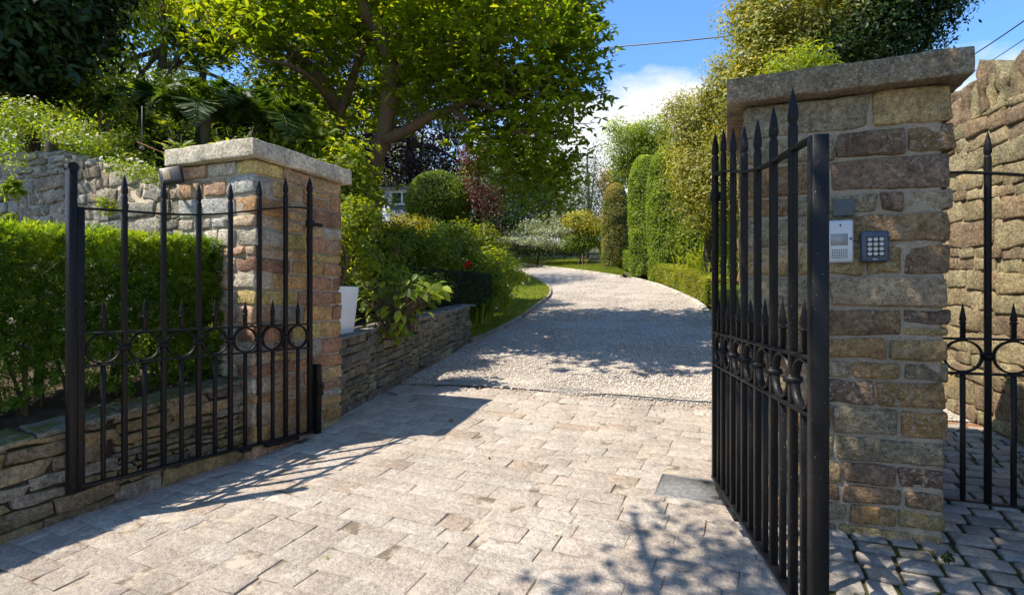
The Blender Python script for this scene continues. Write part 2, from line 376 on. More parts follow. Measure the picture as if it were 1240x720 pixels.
while e > -1.0:
    h = rng.uniform(0.12, 0.185); b = -8 + rng.uniform(0, 0.4)
    while b < 6:
        w = rng.uniform(0.18, 0.42)
        p = BE(b + w / 2, e - h / 2); q = BE(b + w, e - h / 2)
        if inpoly(np.array([p[0]]), np.array([p[1]]), poly)[0]:
            k = rng.random(); base = np.array([0.47, 0.40, 0.335]) if k < 0.7 else np.array([0.50, 0.44, 0.375]) if k < 0.93 else np.array([0.42, 0.335, 0.265])
            near = p[1] < 4.2
            stone(mb, (p[0], p[1], float(H(p[0], p[1])) - 0.03 + rng.normal(0, 0.0014)), (w - rng.uniform(0.0, 0.006), h - rng.uniform(0.0, 0.006), 0.06), R, base * rng.uniform(0.95, 1.05), r=0.0045, amp=0.0046,
                  res=0.055 if near else 0.1, skew=0.12, fr=9, cap=9)
        b += w
    e -= h; row += 1
tag(mb.build('driveway_paving', M['paving']), kind='structure')

# small granite setts on the right
mb = MB(); t = NT('granite_sett'); c = t.col(); n1 = t.noise(9, 6, 0.65); n2 = t.noise(70, 5, 0.7)
c = t.mix(1.0, c, t.ramp(n1, [(0.3, 0.7), (0.7, 1.25)]), 'MULTIPLY'); c = t.mix(1.0, c, t.ramp(n2, [(0.35, 0.75), (0.65, 1.2)]), 'MULTIPLY')
M['sett'] = t.fin(c, 0.85, t.bump(t.math('ADD', n1, n2), 0.012), 0.25)
R2 = np.array([[DA[0], DA[1], -(GN[0] * DA[0] + GN[1] * DA[1])], [DU[0], DU[1], -(GN[0] * DU[0] + GN[1] * DU[1])], GN])
R2[0] /= np.linalg.norm(R2[0]); R2[1] /= np.linalg.norm(R2[1])
u = -0.2
while u < 6.6:
    h = rng.uniform(0.105, 0.135); cc_ = 0.40 + rng.uniform(0, 0.05)
    while cc_ < 3.6:
        w = rng.uniform(0.12, 0.2); x, y = UC(u + h / 2, cc_ + w / 2)
        if x < 4.2 and not (3.45 < u < 4.3 and 0.2 < cc_ < 0.9):
            k = rng.random(); base = np.array([0.32, 0.29, 0.25]) if k < 0.6 else np.array([0.26, 0.25, 0.235]) if k < 0.85 else np.array([0.36, 0.30, 0.23])
            stone(mb, (x, y, float(H(x, y)) - 0.03 + rng.normal(0, 0.003)), (w - 0.020, h - 0.020, 0.07), R2, base * rng.uniform(0.8, 1.15), r=0.009, amp=0.003, res=0.035, skew=0.08, cap=5)
        cc_ += w
    u += h
tag(mb.build('cobbled_path', M['sett']), kind='structure')
t = NT('mossy_joint'); n1 = t.noise(3, 5); n2 = t.noise(60, 4, 0.7)
c = t.mix(t.ramp(n1, [(0.42, 0.0), (0.6, 1.0)]), (0.045, 0.038, 0.025), (0.05, 0.06, 0.012)); M['mossj'] = t.fin(c, 0.95, t.bump(n2, 0.01), 0.1)
surface('cobbled_path_joints', [UC(v, 0.39) for v in (-0.4, 2, 4, 7)], [UC(v, 3.9) for v in (-0.4, 2, 4, 7)], 60, 40, lambda x, y: H(x, y) - 0.008, M['mossj'])

# gravel drive
gl = [BE(-3.2, 5.70)] + [(-1.7, 6.6), (-1.45, 7.2), (-1.1, 8.2), (-0.85, 9.3)] + [tuple(G(*p)[:2]) for p in ((569, 417), (592, 407), (615, 396), (637, 382), (652, 370), (663, 363), (667, 356), (666, 349), (656, 343), (646, 337), (630, 330))]
gl_far = [tuple(G(600, 327)[:2]), (-6, 36)]
gr = [BE(2.9, 5.70), (3.2, 6.2)] + [tuple(G(*p)[:2]) for p in ((905, 425), (880, 402), (864, 388), (847, 368), (825, 357), (803, 348), (783, 341), (766, 337.5), (753, 336), (715, 330), (690, 327), (660, 323.5), (627, 319))]
gr_far = [(-6, 45)]
t = NT('gravel'); v1 = t.vor(55); v2 = t.vor(95); n1 = t.noise(1.2, 5); n2 = t.noise(40, 4)
sp = t.n('ShaderNodeSeparateColor'); t.l(v1.outputs['Color'], sp.inputs[0])
c = t.ramp(sp.outputs[0], [(0.0, (0.33, 0.275, 0.225)), (0.5, (0.46, 0.405, 0.345)), (1.0, (0.60, 0.54, 0.47))])
c = t.mix(1.0, c, t.ramp(n1, [(0.3, 0.80), (0.7, 1.10)]), 'MULTIPLY'); c = t.mix(1.0, c, t.ramp(v1.outputs['Distance'], [(0.35, 1.0), (0.75, 0.45)]), 'MULTIPLY')
M['gravel'] = t.fin(c, 0.9, t.bump(t.math('SUBTRACT', 1.0, v1.outputs['Distance']), 0.012), 0.15)
A = smooth_line(gl, 60, 2).tolist() + gl_far; B = smooth_line(gr, 60, 2).tolist() + gr_far
surface('gravel_drive', A, B, 160, 60, lambda x, y: H(x, y) + 0.012 + 0.012 * vnoise(np.column_stack([x * 1.7, y * 1.7, 0 * x]), 9), M['gravel'])
# loose pebbles lying on it
O8 = np.array([[1, 0, 0], [-1, 0, 0], [0, 1, 0], [0, -1, 0], [0, 0, 1], [0, 0, -1]], float)
F8 = np.array([[0, 2, 4], [2, 1, 4], [1, 3, 4], [3, 0, 4], [2, 0, 5], [1, 2, 5], [3, 1, 5], [0, 3, 5]])
gpoly = np.array(smooth_line(gl, 60, 2).tolist() + smooth_line(gr, 60, 2).tolist()[::-1])
NP = 190000
y = 5 + 17 * rng.random(NP) ** 1.9; x = rng.uniform(-2.2, 5.5, NP); ee = 0.425 * x + 0.905 * y; k = (inpoly(x, y, gpoly) & (ee > 5.76)) | ((ee < 5.63) & (ee > 4.6) & (rng.random(NP) < 0.35 * np.exp((ee - 5.63) / 0.12)) & (x > -1.3) & (x < 2.2)); x, y = x[k], y[k]; n = len(x)
s = rng.uniform(0.0045, 0.0105, n) * (1 + 0.04 * y); ax = np.stack([s * rng.uniform(0.8, 1.4, n), s * rng.uniform(0.8, 1.2, n), s * rng.uniform(0.5, 0.9, n)], 1)
th = rng.uniform(0, 6.28, n); V = O8[None] * ax[:, None] + rng.normal(0, 0.12, (n, 6, 3)) * s[:, None, None]
Vx = V[..., 0] * np.cos(th)[:, None] - V[..., 1] * np.sin(th)[:, None]; Vy = V[..., 0] * np.sin(th)[:, None] + V[..., 1] * np.cos(th)[:, None]
V = np.stack([Vx + x[:, None], Vy + y[:, None], V[..., 2] + (H(x, y) + 0.014)[:, None]], 2)
t = NT('pebble'); sp = t.n('ShaderNodeSeparateColor'); t.l(t.col(), sp.inputs[0])
M['pebble'] = t.fin(t.ramp(sp.outputs[0], [(0.0, (0.30, 0.25, 0.20)), (0.35, (0.45, 0.39, 0.335)), (0.8, (0.56, 0.50, 0.43)), (1.0, (0.66, 0.62, 0.56))]), 0.85, None, 0.2)
mb = MB(); mb.add(V.reshape(-1, 3), [(F8[None] + np.arange(n)[:, None, None] * 6).reshape(-1, 3)], np.repeat(rng.random(n), 6)[:, None] * np.ones((1, 3)))
tag(mb.build('gravel_pebbles', M['pebble'], smooth=True), 'loose pale pebbles lying all over the gravel drive', 'gravel', kind='stuff')

# ------------------------------------------------------------------ masonry
def pick(pal): return np.array(pal[rng.integers(len(pal))]) * rng.uniform(0.82, 1.15)
def pillar_stones(u0, u1, c0, c1, z0, z1, palF, palS, hmin=0.09, hmax=0.2, lean=0.0):
    mb = MB(); d3 = np.array([*DU, 0]); a3 = np.array([*DA, 0]); dep = 0.2; z = z0; k = 0
    while z < z1 - 0.02:
        h = rng.uniform(hmin, hmax)
        if z + h > z1 - hmin * 0.6: h = z1 - z
        c1z = c1 + lean * (z - z0)
        def run(a, b, fn, pal):
            s = a
            while s < b - 1e-4:
                w = rng.uniform(1.2, 3.2) * h + 0.06
                if s + w > b - 0.1: w = b - s
                if h > 0.15 and rng.random() < 0.25 and w < 0.4:
                    f = rng.uniform(0.4, 0.6); parts = [(z, h * f), (z + h * f, h * (1 - f))]
                else: parts = [(z, h)]
                for (zz, hh) in parts: fn(s, w, zz, hh, pick(pal))
                s += w
        g = 0.017
        def front(s, w, zz, hh, col, back=False):
            o = rng.uniform(-0.002, 0.010); uc = (u0 + dep / 2 - o) if not back else (u1 - dep / 2 + o)
            x, y = UC(uc, s + w / 2); stone(mb, (x, y, zz + hh / 2), (w - g, dep, hh - g), np.array([a3, d3 * (1), Z3]), col, r=0.013, amp=0.009, skew=0.07, fr=11, res=0.035, cap=12)
        def side(s, w, zz, hh, col, left=False):
            o = rng.uniform(-0.002, 0.010); cc = (c1z - dep / 2 + o) if not left else (c0 + dep / 2 - o)
            x, y = UC(s + w / 2, cc); stone(mb, (x, y, zz + hh / 2), (w - g, dep, hh - g), np.array([d3, -a3, Z3]), col, r=0.013, amp=0.009, skew=0.07, fr=11, res=0.035, cap=12)
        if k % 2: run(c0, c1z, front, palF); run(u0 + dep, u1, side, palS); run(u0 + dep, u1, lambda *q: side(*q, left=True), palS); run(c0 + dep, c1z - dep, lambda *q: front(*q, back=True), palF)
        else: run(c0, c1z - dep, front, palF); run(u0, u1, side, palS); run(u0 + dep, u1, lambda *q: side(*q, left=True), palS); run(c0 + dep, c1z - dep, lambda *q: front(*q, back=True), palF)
        z += h; k += 1
    return mb
def prism(u0, u1, c0, c1, z0, z1, rec=0.02, lean=0.0, sub=True):
    mb = MB(); d3 = np.array([*DU, 0]); a3 = np.array([*DA, 0]); x, y = UC((u0 + u1) / 2, (c0 + c1) / 2)
    stone(mb, (x, y, (z0 + z1) / 2), (c1 - c0 - 2 * rec, u1 - u0 - 2 * rec, z1 - z0), np.array([a3, d3, Z3]), (0.5, 0.5, 0.5), r=0.02, amp=0.008, res=0.04, cap=50)
    return mb
def make_pillar(label, u0, u1, c0, c1, zb, zt, palF, palS, ms, mm, mc, capc, cap, lean=0.0, hmin=0.09, hmax=0.2):
    x, y = UC((u0 + u1) / 2, (c0 + c1) / 2)
    r = thing('gate_pillar', label, 'gate pillar', (x, y, zb)); r['group'] = 'stone gate pillars'
    pillar_stones(u0, u1, c0, c1, zb - 0.15, zt, palF, palS, hmin, hmax, lean).build('stonework', ms, r)
    prism(u0, u1, c0, c1 + lean, zb - 0.2, zt - 0.003, 0.014).build('mortar', mm, r)
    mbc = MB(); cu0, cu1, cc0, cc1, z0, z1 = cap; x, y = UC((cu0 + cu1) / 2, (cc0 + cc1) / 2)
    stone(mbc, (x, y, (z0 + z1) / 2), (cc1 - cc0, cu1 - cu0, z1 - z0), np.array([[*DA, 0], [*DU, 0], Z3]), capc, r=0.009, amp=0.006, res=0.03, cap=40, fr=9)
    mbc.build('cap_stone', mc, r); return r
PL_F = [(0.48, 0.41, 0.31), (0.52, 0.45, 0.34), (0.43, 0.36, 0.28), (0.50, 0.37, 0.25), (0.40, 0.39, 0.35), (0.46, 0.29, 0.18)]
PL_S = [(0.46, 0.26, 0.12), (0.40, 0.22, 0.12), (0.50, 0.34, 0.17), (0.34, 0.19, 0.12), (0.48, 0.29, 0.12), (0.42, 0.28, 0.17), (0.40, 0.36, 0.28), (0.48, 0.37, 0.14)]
PR = [(0.30, 0.185, 0.08), (0.24, 0.15, 0.075), (0.32, 0.225, 0.105), (0.19, 0.125, 0.085), (0.25, 0.16, 0.09), (0.25, 0.205, 0.13), (0.33, 0.25, 0.155), (0.17, 0.115, 0.075)]
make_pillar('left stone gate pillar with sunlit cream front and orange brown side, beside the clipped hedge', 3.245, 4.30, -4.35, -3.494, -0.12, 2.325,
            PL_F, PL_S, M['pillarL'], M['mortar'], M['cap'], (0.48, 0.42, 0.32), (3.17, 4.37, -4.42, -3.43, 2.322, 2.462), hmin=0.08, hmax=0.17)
make_pillar('right stone gate pillar of dark brown blocks carrying the intercom and keypad', 3.377, 4.42, 0.072, 1.015, -0.12, 2.30,
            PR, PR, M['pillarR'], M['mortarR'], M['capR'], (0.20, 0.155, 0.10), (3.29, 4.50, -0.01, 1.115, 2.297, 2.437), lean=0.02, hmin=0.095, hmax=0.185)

def path_wall(name, label, path, side, zb, zt, pal, mat, mort, hmin, hmax, wf, dep=0.22, thick=0.3, gap=0.012, amp=0.008, r=0.014, prot=0.02, cat='wall', top=None, coping=None, res=0.045, skew=0.1, mrec=0.02):
    P = smooth_line(path, 200, 2); S = np.r_[0, np.cumsum(np.linalg.norm(np.diff(P, axis=0), axis=1))]; Lw = S[-1]
    def at(s):
        x, y = np.interp(s, S, P[:, 0]), np.interp(s, S, P[:, 1]); a = np.array([np.interp(min(s + 0.05, Lw), S, P[:, i]) - np.interp(max(s - 0.05, 0), S, P[:, i]) for i in (0, 1)]); a /= np.linalg.norm(a)
        nrm = np.array([a[1], -a[0]]) * side; return np.array([x, y]), a, nrm
    p0, _, _ = at(Lw / 2); r_ = thing(name, label, cat, (p0[0], p0[1], float(zb(*p0))))
    mb = MB(); off = -0.1; s_rows = []
    Hm = max(zt(*at(s)[0]) - zb(*at(s)[0]) for s in np.linspace(0, Lw, 20))
    z = -0.12; tops = {}
    nb = int(Lw / 0.9) + 1; edges = np.sort(np.r_[0, np.linspace(0, Lw, nb + 1)[1:-1] + rng.uniform(-0.2, 0.2, nb - 1), Lw])
    for bi in range(nb):        # courses break joint between short panels so the rubble never lines up
        s0, s1 = edges[bi], edges[bi + 1]; z = -0.12 - rng.uniform(0, 0.05)
        while True:
            h = rng.uniform(hmin, hmax); s = s0 + rng.uniform(-0.06, 0.06); any_ = False
            while s < s1 - 0.02:
                w = h * rng.uniform(*wf) + 0.03
                if s + w > s1 - 0.06: w = s1 - s + rng.uniform(-0.03, 0.05)
                sc = min(max(s + w / 2, 0), Lw); p, a, nn = at(sc); base = zb(*p); tp = zt(*p)
                if base + z < tp - 0.012:
                    any_ = True; hh = min(h, tp - base - z); sl = (zb(*(p + a * 0.2)) - zb(*(p - a * 0.2))) / 0.4 * (1 - min(1, max(0, z)))
                    o = rng.uniform(0, prot); c3 = np.array([*(p - nn * (dep / 2 - o)), base + z + hh / 2]); ax = np.array([a[0], a[1], sl]); ax /= np.linalg.norm(ax)
                    if hh > 0.015: stone(mb, c3, (w - gap, dep, max(0.012, hh - gap)), np.array([ax, [nn[0], nn[1], 0], Z3]), pick(pal), r=min(r, hh * 0.4), amp=amp, res=res, skew=skew, fr=11)
                s += w
            z += h
            if not any_: break
    mb.build('stonework', mat, r_)
    mbm = MB(); n = 60; q = [at(s) for s in np.linspace(0, Lw, n)]; V = []
    for p, a, nn in q:
        f = p - nn * mrec; b = p - nn * (thick - 0.01); base = zb(*p) - 0.3; tp = zt(*p) - 0.012
        V += [(*f, base), (*f, tp), (*b, tp), (*b, base)]
    Q = []
    for i in range(n - 1):
        for j in range(3): Q.append((i * 4 + j, i * 4 + j + 1, i * 4 + 5 + j, i * 4 + 4 + j))
    Q += [(0, 1, 2, 3), (n * 4 - 1, n * 4 - 2, n * 4 - 3, n * 4 - 4)]
    mbm.add(V, [np.array(Q)]); mbm.build('mortar', mort, r_, smooth=False)
    if top:     # flat slabs along the top
        mt = MB(); s = 0
        while s < Lw:
            w = rng.uniform(*top['w']); p, a, nn = at(min(s + w / 2, Lw)); sl = (zt(*(p + a * 0.2)) - zt(*(p - a * 0.2))) / 0.4; ax = np.array([a[0], a[1], sl]); ax /= np.linalg.norm(ax)
            stone(mt, (*(p - nn * (thick / 2 - 0.02)), zt(*p) + top['h'] / 2 - 0.01), (w - 0.01, thick + 0.02, top['h']), np.array([ax, [nn[0], nn[1], 0], Z3]), pick(top['pal']), r=0.01, amp=0.008, res=0.05, skew=0.04); s += w
        mt.build('top_slabs', top['mat'], r_)
    if coping:  # stones standing on edge
        mt = MB(); s = 0
        while s < Lw:
            w = rng.uniform(0.06, 0.2); hh = rng.uniform(0.22, 0.42); p, a, nn = at(min(s + w / 2, Lw))
            stone(mt, (*(p - nn * (thick / 2 + rng.uniform(-0.03, 0.03))), zt(*p) + hh / 2 - 0.03), (w - 0.02, thick + 0.02, hh), np.array([[a[0], a[1], rng.uniform(-.06, .06)], [nn[0], nn[1], 0], Z3]), pick(pal), r=0.022, amp=0.022, res=0.04, skew=0.3); s += w
        mt.build('coping', mat, r_)
    return r_, at, Lw
SL = [(0.30, 0.22, 0.11), (0.24, 0.18, 0.11), (0.30, 0.24, 0.15), (0.18, 0.15, 0.12), (0.27, 0.23, 0.18), (0.23, 0.17, 0.10)]
def ztWL(x, y): return 0.335 + (y - 3.11) * 0.175 if y < 4.4 else 0.56
path_wall('low_stone_wall', 'low mossy dry stone wall at the foot of the clipped hedge, behind the left gate', WL, -1, lambda x, y: float(H(x, y)), lambda x, y: max(0.0, ztWL(x, y)), SL, M['slate'], M['mortarD'],
          0.03, 0.12, (1.4, 5.0), thick=0.36, gap=0.008, r=0.007, amp=0.010, skew=0.25, prot=0.03, res=0.035, top=dict(w=(0.25, 0.6), h=0.035, pal=[(0.19, 0.19, 0.15), (0.24, 0.21, 0.13)], mat=M['slate']))
def ztWB(x, y): return 0.80 + (y - 5.3) * 0.078
WB2 = WB + [(-0.80, 9.36), (-1.4, 9.75), (-2.2, 10.1)]
path_wall('low_stone_wall', 'low dry stone garden wall beyond the left pillar with a flat slate top, ending at the lawn', WB2, 1, lambda x, y: float(H(x, y)), ztWB, [(0.24, 0.19, 0.12), (0.20, 0.17, 0.12), (0.28, 0.23, 0.15), (0.17, 0.15, 0.12)], M['slate'], M['mortarD'],
          0.035, 0.13, (1.2, 4.0), thick=0.34, gap=0.008, r=0.007, amp=0.010, skew=0.25, prot=0.03, top=dict(w=(0.4, 0.8), h=0.03, pal=[(0.22, 0.22, 0.21), (0.27, 0.25, 0.22)], mat=m_stone('slate_top', 0.2)))
OW = [UC(3.72, -4.33), UC(3.72, -5.0), UC(3.74, -6.2), UC(3.8, -7.6), UC(3.9, -9.5)]
def ztOW(x, y):
    c = 0.929 * x - 0.37 * y; return float(np.interp(-c, [4.2, 4.55, 5.2, 6.0, 6.9, 9.5], [2.12, 2.16, 2.42, 2.62, 2.86, 3.1]))
path_wall('old_stone_wall', 'old lichen covered rubble wall with mossy top behind the clipped hedge', OW, -1, lambda x, y: 0.25, ztOW, [(0.29, 0.25, 0.18), (0.22, 0.20, 0.15), (0.35, 0.31, 0.24), (0.26, 0.20, 0.14), (0.31, 0.29, 0.24)], M['oldwall'], M['mortar'],
          0.07, 0.2, (1.1, 2.6), thick=0.5, gap=0.015, amp=0.018, r=0.018, prot=0.03, skew=0.2, mrec=0.006)
RW = [(3.15, 0.6), (3.45, 2.2), (3.68, 3.4), (3.74, 3.97), (3.90, 4.84), (3.98, 5.8), (4.05, 7.6)]
path_wall('tall_stone_wall', 'tall golden stone wall with upright coping stones at the right edge', RW, -1, lambda x, y: float(H(x, y)), lambda x, y: 2.72, [(0.29, 0.23, 0.125), (0.25, 0.195, 0.11), (0.32, 0.26, 0.15), (0.21, 0.15, 0.095), (0.27, 0.23, 0.13), (0.24, 0.17, 0.10)], M['wallR'], m_mortar('golden_mortar', (0.22, 0.17, 0.10), (0.31, 0.25, 0.16)),
          0.08, 0.24, (0.8, 2.2), thick=0.42, gap=0.006, amp=0.011, r=0.014, prot=0.020, coping=True, skew=0.14, mrec=0.008, res=0.04)

# ------------------------------------------------------------------ wrought iron gates
def sq(mb, x, y, prof, nrot=0):
    V = []; n = 4
    for z, h in prof: V += [(x - h, y - h, z), (x + h, y - h, z), (x + h, y + h, z), (x - h, y + h, z)]
    Q = [(i * 4 + j, i * 4 + (j + 1) % 4, i * 4 + 4 + (j + 1) % 4, i * 4 + 4 + j) for i in range(len(prof) - 1) for j in range(4)]
    m = (len(prof) - 1) * 4; Q += [(3, 2, 1, 0), (m, m + 1, m + 2, m + 3)]; mb.add(V, [np.array(Q)])
def strip(mb, pts, hz, hy):
    pts = np.asarray(pts, float); t = np.gradient(pts, axis=0); t /= np.linalg.norm(t, axis=1, keepdims=True); V = []
    for (x, z), (tx, tz) in zip(pts, t):
        nx, nz = -tz, tx; V += [(x - nx * hz, -hy, z - nz * hz), (x + nx * hz, -hy, z + nz * hz), (x + nx * hz, hy, z + nz * hz), (x - nx * hz, hy, z - nz * hz)]
    m = len(pts); Q = [(i * 4 + j, i * 4 + 4 + j, i * 4 + 4 + (j + 1) % 4, i * 4 + (j + 1) % 4) for i in range(m - 1) for j in range(4)]
    Q += [(0, 1, 2, 3), (m * 4 - 1, m * 4 - 2, m * 4 - 3, m * 4 - 4)]; mb.add(V, [np.array(Q)])
def ring(mb, x, z, R, th, hy, n=44):
    a = np.arange(n) / n * 2 * np.pi; V = []
    for (r, y) in ((R, -hy), (R, hy), (R - th, hy), (R - th, -hy)): V.append(np.stack([x + r * np.cos(a), y + 0 * a, z + r * np.sin(a)], 1))
    V = np.concatenate(V); i = np.arange(n); j = (i + 1) % n
    mb.add(V, [np.concatenate([np.stack([k * n + i, k * n + j, ((k + 1) % 4) * n + j, ((k + 1) % 4) * n + i], 1) for k in range(4)])])
def lathe(mb, x, y, prof, n=16, col=(0.5, 0.5, 0.5)):
    a = np.arange(n) / n * 2 * np.pi; V = np.concatenate([np.stack([x + r * np.cos(a), y + r * np.sin(a), z + 0 * a], 1) for z, r in prof])
    i = np.arange(n); j = (i + 1) % n; Q = np.concatenate([np.stack([k * n + i, k * n + j, (k + 1) * n + j, (k + 1) * n + i], 1) for k in range(len(prof) - 1)])
    mb.add(V, [Q, np.array([list(range(n))[::-1]]), np.array([[(len(prof) - 1) * n + k for k in range(n)]])], col)
ZB = 0.045
P0 = 0.236
def gate_part(root, name, fn, bev=0.0025, smooth=False):
    mb = MB(); fn(mb); o = mb.build(name, M['iron'], root, smooth=smooth, local=True)
    if bev: bevel(o, bev, 1)
    return o
def long_bar(root, x, zr, ztip, zlo=ZB, h=0.0148, name='spear_bar'):
    n0 = ztip - 0.155
    gate_part(root, name, lambda mb: sq(mb, x, 0, [(zlo, h), (n0, h), (n0 + 0.004, h * 1.0), (n0 + 0.008, h * 0.78), (n0 + 0.018, h * 0.78), (n0 + 0.03, h * 1.08), (n0 + 0.05, h * 1.10), (n0 + 0.10, h * 0.75), (ztip, 0.0015)]), 0.0015)
def short_bar(root, x, zu, zl, zlo=ZB, h=0.0115):
    def f(mb):
        sq(mb, x, 0, [(zlo, h), (zl, h)])
        sq(mb, x, 0, [(zu, h), (zu + 0.088, h), (zu + 0.09, h * 1.35), (zu + 0.098, h * 1.35), (zu + 0.10, h * 0.8), (zu + 0.112, h * 1.25), (zu + 0.15, h * 0.8), (zu + 0.212, 0.001)])
    gate_part(root, 'short_spear_bar', f, 0.0012)
ZU, ZL = 0.988, 0.785
def driveway_leaf(label, hinge, end, z0, outer):
    r = thing('driveway_gate', label, 'gate', (hinge[0], hinge[1], z0), math.atan2(end[1] - hinge[1], end[0] - hinge[0]), 'open iron driveway gate leaves')
    Lg = 1.655; rail = [1.99, 1.972, 1.912, 1.857, 1.815, 1.79, 1.772, 1.757]; tip = [2.27, 2.225, 2.158, 2.095, 2.05, 2.03, 2.018]
    q = lambda z: z - z0
    xs = np.arange(8) * P0
    for i in range(7):
        long_bar(r, xs[i], q(rail[i]), q(tip[i]), q(ZB), 0.018 if i == 0 else 0.0148)
        short_bar(r, xs[i] + P0 / 2, q(ZU), q(ZL), q(ZB))
        gate_part(r, 'ring', lambda mb: ring(mb, xs[i] + P0 / 2, q((ZU + ZL) / 2), 0.0965, 0.010, 0.015), 0)
        zc = q((ZU + ZL) / 2)
        if i: gate_part(r, 'collar', lambda mb: lathe(mb, xs[i], 0, [(zc - 0.022, 0.016), (zc - 0.018, 0.026), (zc - 0.012, 0.027), (zc - 0.010, 0.036), (zc + 0.010, 0.036), (zc + 0.012, 0.027), (zc + 0.018, 0.026), (zc + 0.022, 0.016)]), 0, True)
    fx = np.linspace(0, Lg, 30); cs = np.polyfit(np.r_[xs[:7], Lg], rail, 4); pts = np.column_stack([fx, [q(np.polyval(cs, v)) for v in fx]])
    gate_part(r, 'top_rail', lambda mb: strip(mb, pts, 0.006, 0.019), 0.001)
    for nm, z in (('upper_middle_rail', ZU), ('lower_middle_rail', ZL)): gate_part(r, nm, lambda mb: box(mb, (0, -0.021, q(z) - 0.0065), (Lg, 0.021, q(z) + 0.0065)), 0.002)
    gate_part(r, 'bottom_rail', lambda mb: (box(mb, (-0.03, -0.02, q(ZB) - 0.006), (Lg, 0.02, q(ZB) + 0.012)), box(mb, (0.12, -0.024, q(ZB) - 0.034), (0.42, 0.024, q(ZB) - 0.0065))), 0.002)
    gate_part(r, 'closing_stile', lambda mb: sq(mb, Lg, 0, [(q(0.02), 0.019), (q(1.765), 0.019)]) if outer else sq(mb, Lg + 0.006, 0, [(q(0.02), 0.0265), (q(1.757), 0.0265)]))
    if outer:
        def f(mb):
            box(mb, (Lg + 0.022, -0.030, q(0.02)), (Lg + 0.066, 0.030, q(2.0))); lathe_y(mb, Lg + 0.044, q(2.0), 0.027, 0.034)
        gate_part(r, 'meeting_stile', f)
    sgn = 1
    gate_part(r, 'hinge_strap', lambda mb: (box(mb, (-0.13, -0.012, q(1.845)), (0.03, 0.012, q(1.875))), box(mb, (-0.028, -0.028, q(1.83)), (0.024, 0.028, q(1.89)))), 0.002)
    gate_part(r, 'gate_stop', lambda mb: box(mb, (0.55, -0.03, q(ZB) - 0.03), (0.63, 0.03, q(ZB) - 0.0065)), 0.002)
    return r
def lathe_y(mb, x, z, r, hy, n=16):
    a = np.arange(n) / n * 2 * np.pi; V = np.concatenate([np.stack([x + r * np.cos(a), y + 0 * a, z + r * np.sin(a)], 1) for y in (-hy, hy)]); i = np.arange(n); j = (i + 1) % n
    mb.add(V, [np.stack([i, j, n + j, n + i], 1), np.array([list(range(n))]), np.array([list(range(n))[::-1]]) + n])
HL, NL = (-1.763, 4.736), (-2.657, 3.343); HR, NR = (1.313, 3.512), (1.055, 1.877)
gL = driveway_leaf('left black iron gate leaf standing open in front of the hedge and low wall', HL, NL, 0.02, True)
gR = driveway_leaf('right black iron gate leaf seen almost edge on beside the intercom pillar', HR, NR, 0.02, False)
# hinge posts fixed to the pillars' foot
def hinge_post(label, u, c, pil):
    x, y = UC(u, c); z0 = float(H(x, y)); r = thing('hinge_post', label, 'hinge post', (x, y, z0), math.atan2(DU[1], DU[0]))
    mb = MB(); box(mb, (-0.028, -0.028, -0.03), (0.028, 0.028, 0.62)); bevel(mb.build('post', M['iron'], r, False, True), 0.004)
    mb = MB(); box(mb, (-0.034, -0.045, 0.34), (0.034, 0.034, 0.46)); lathe_y(mb, 0, 0.42, 0.018, 0.06); bevel(mb.build('lock_box', M['iron'], r, False, True), 0.003)
hinge_post('short black iron hinge post at the inner foot of the left pillar', 3.90, -3.445, 0)

# pedestrian gate between the right pillar and the tall wall
x, y = UC(3.957, 1.05)
pg = thing('pedestrian_gate', 'narrow black iron side gate between the right pillar and the tall golden wall', 'gate', (x, y, 0.0), math.atan2(DA[1], DA[0]))
xs = [0.114, 0.35, 0.586, 0.822, 1.058, 1.294]; rl = [1.945, 1.94, 1.885, 1.85, 1.86, 1.90]
for i, v in enumerate(xs):
    long_bar(pg, v, 0, rl[i] + 0.235, 0.012)
    if i < 5: short_bar(pg, v + P0 / 2, 0.967, 0.764, 0.012); gate_part(pg, 'ring', lambda mb: ring(mb, v + P0 / 2, 0.8655, 0.0965, 0.010, 0.015), 0)
    gate_part(pg, 'collar', lambda mb: lathe(mb, v, 0, [(0.845, 0.016), (0.853, 0.027), (0.856, 0.036), (0.876, 0.036), (0.879, 0.027), (0.887, 0.016)]), 0, True)
short_bar(pg, xs[0] + 0 - P0 / 2 + 0.0, 0.967, 0.764, 0.012)
fx = np.linspace(0, 1.31, 24); cs = np.polyfit(xs, rl, 3)
gate_part(pg, 'top_rail', lambda mb: strip(mb, np.column_stack([fx, np.polyval(cs, fx)]), 0.006, 0.019), 0.001)
for nm, z in (('upper_middle_rail', 0.967), ('lower_middle_rail', 0.764)): gate_part(pg, nm, lambda mb: box(mb, (0, -0.02, z - 0.0065), (1.31, 0.02, z + 0.0065)), 0.002)
gate_part(pg, 'bottom_rail', lambda mb: box(mb, (0, -0.02, 0.0), (1.31, 0.02, 0.018)), 0.002)
a = np.linspace(-1.5, 1.6, 14); gate_part(pg, 'latch_hook', lambda mb: tube(mb, np.column_stack([0.005 + 0.035 * np.cos(a), 0 * a - 0.02, 1.275 + 0.05 * np.sin(a)]), 0.009, 6), 0, True)
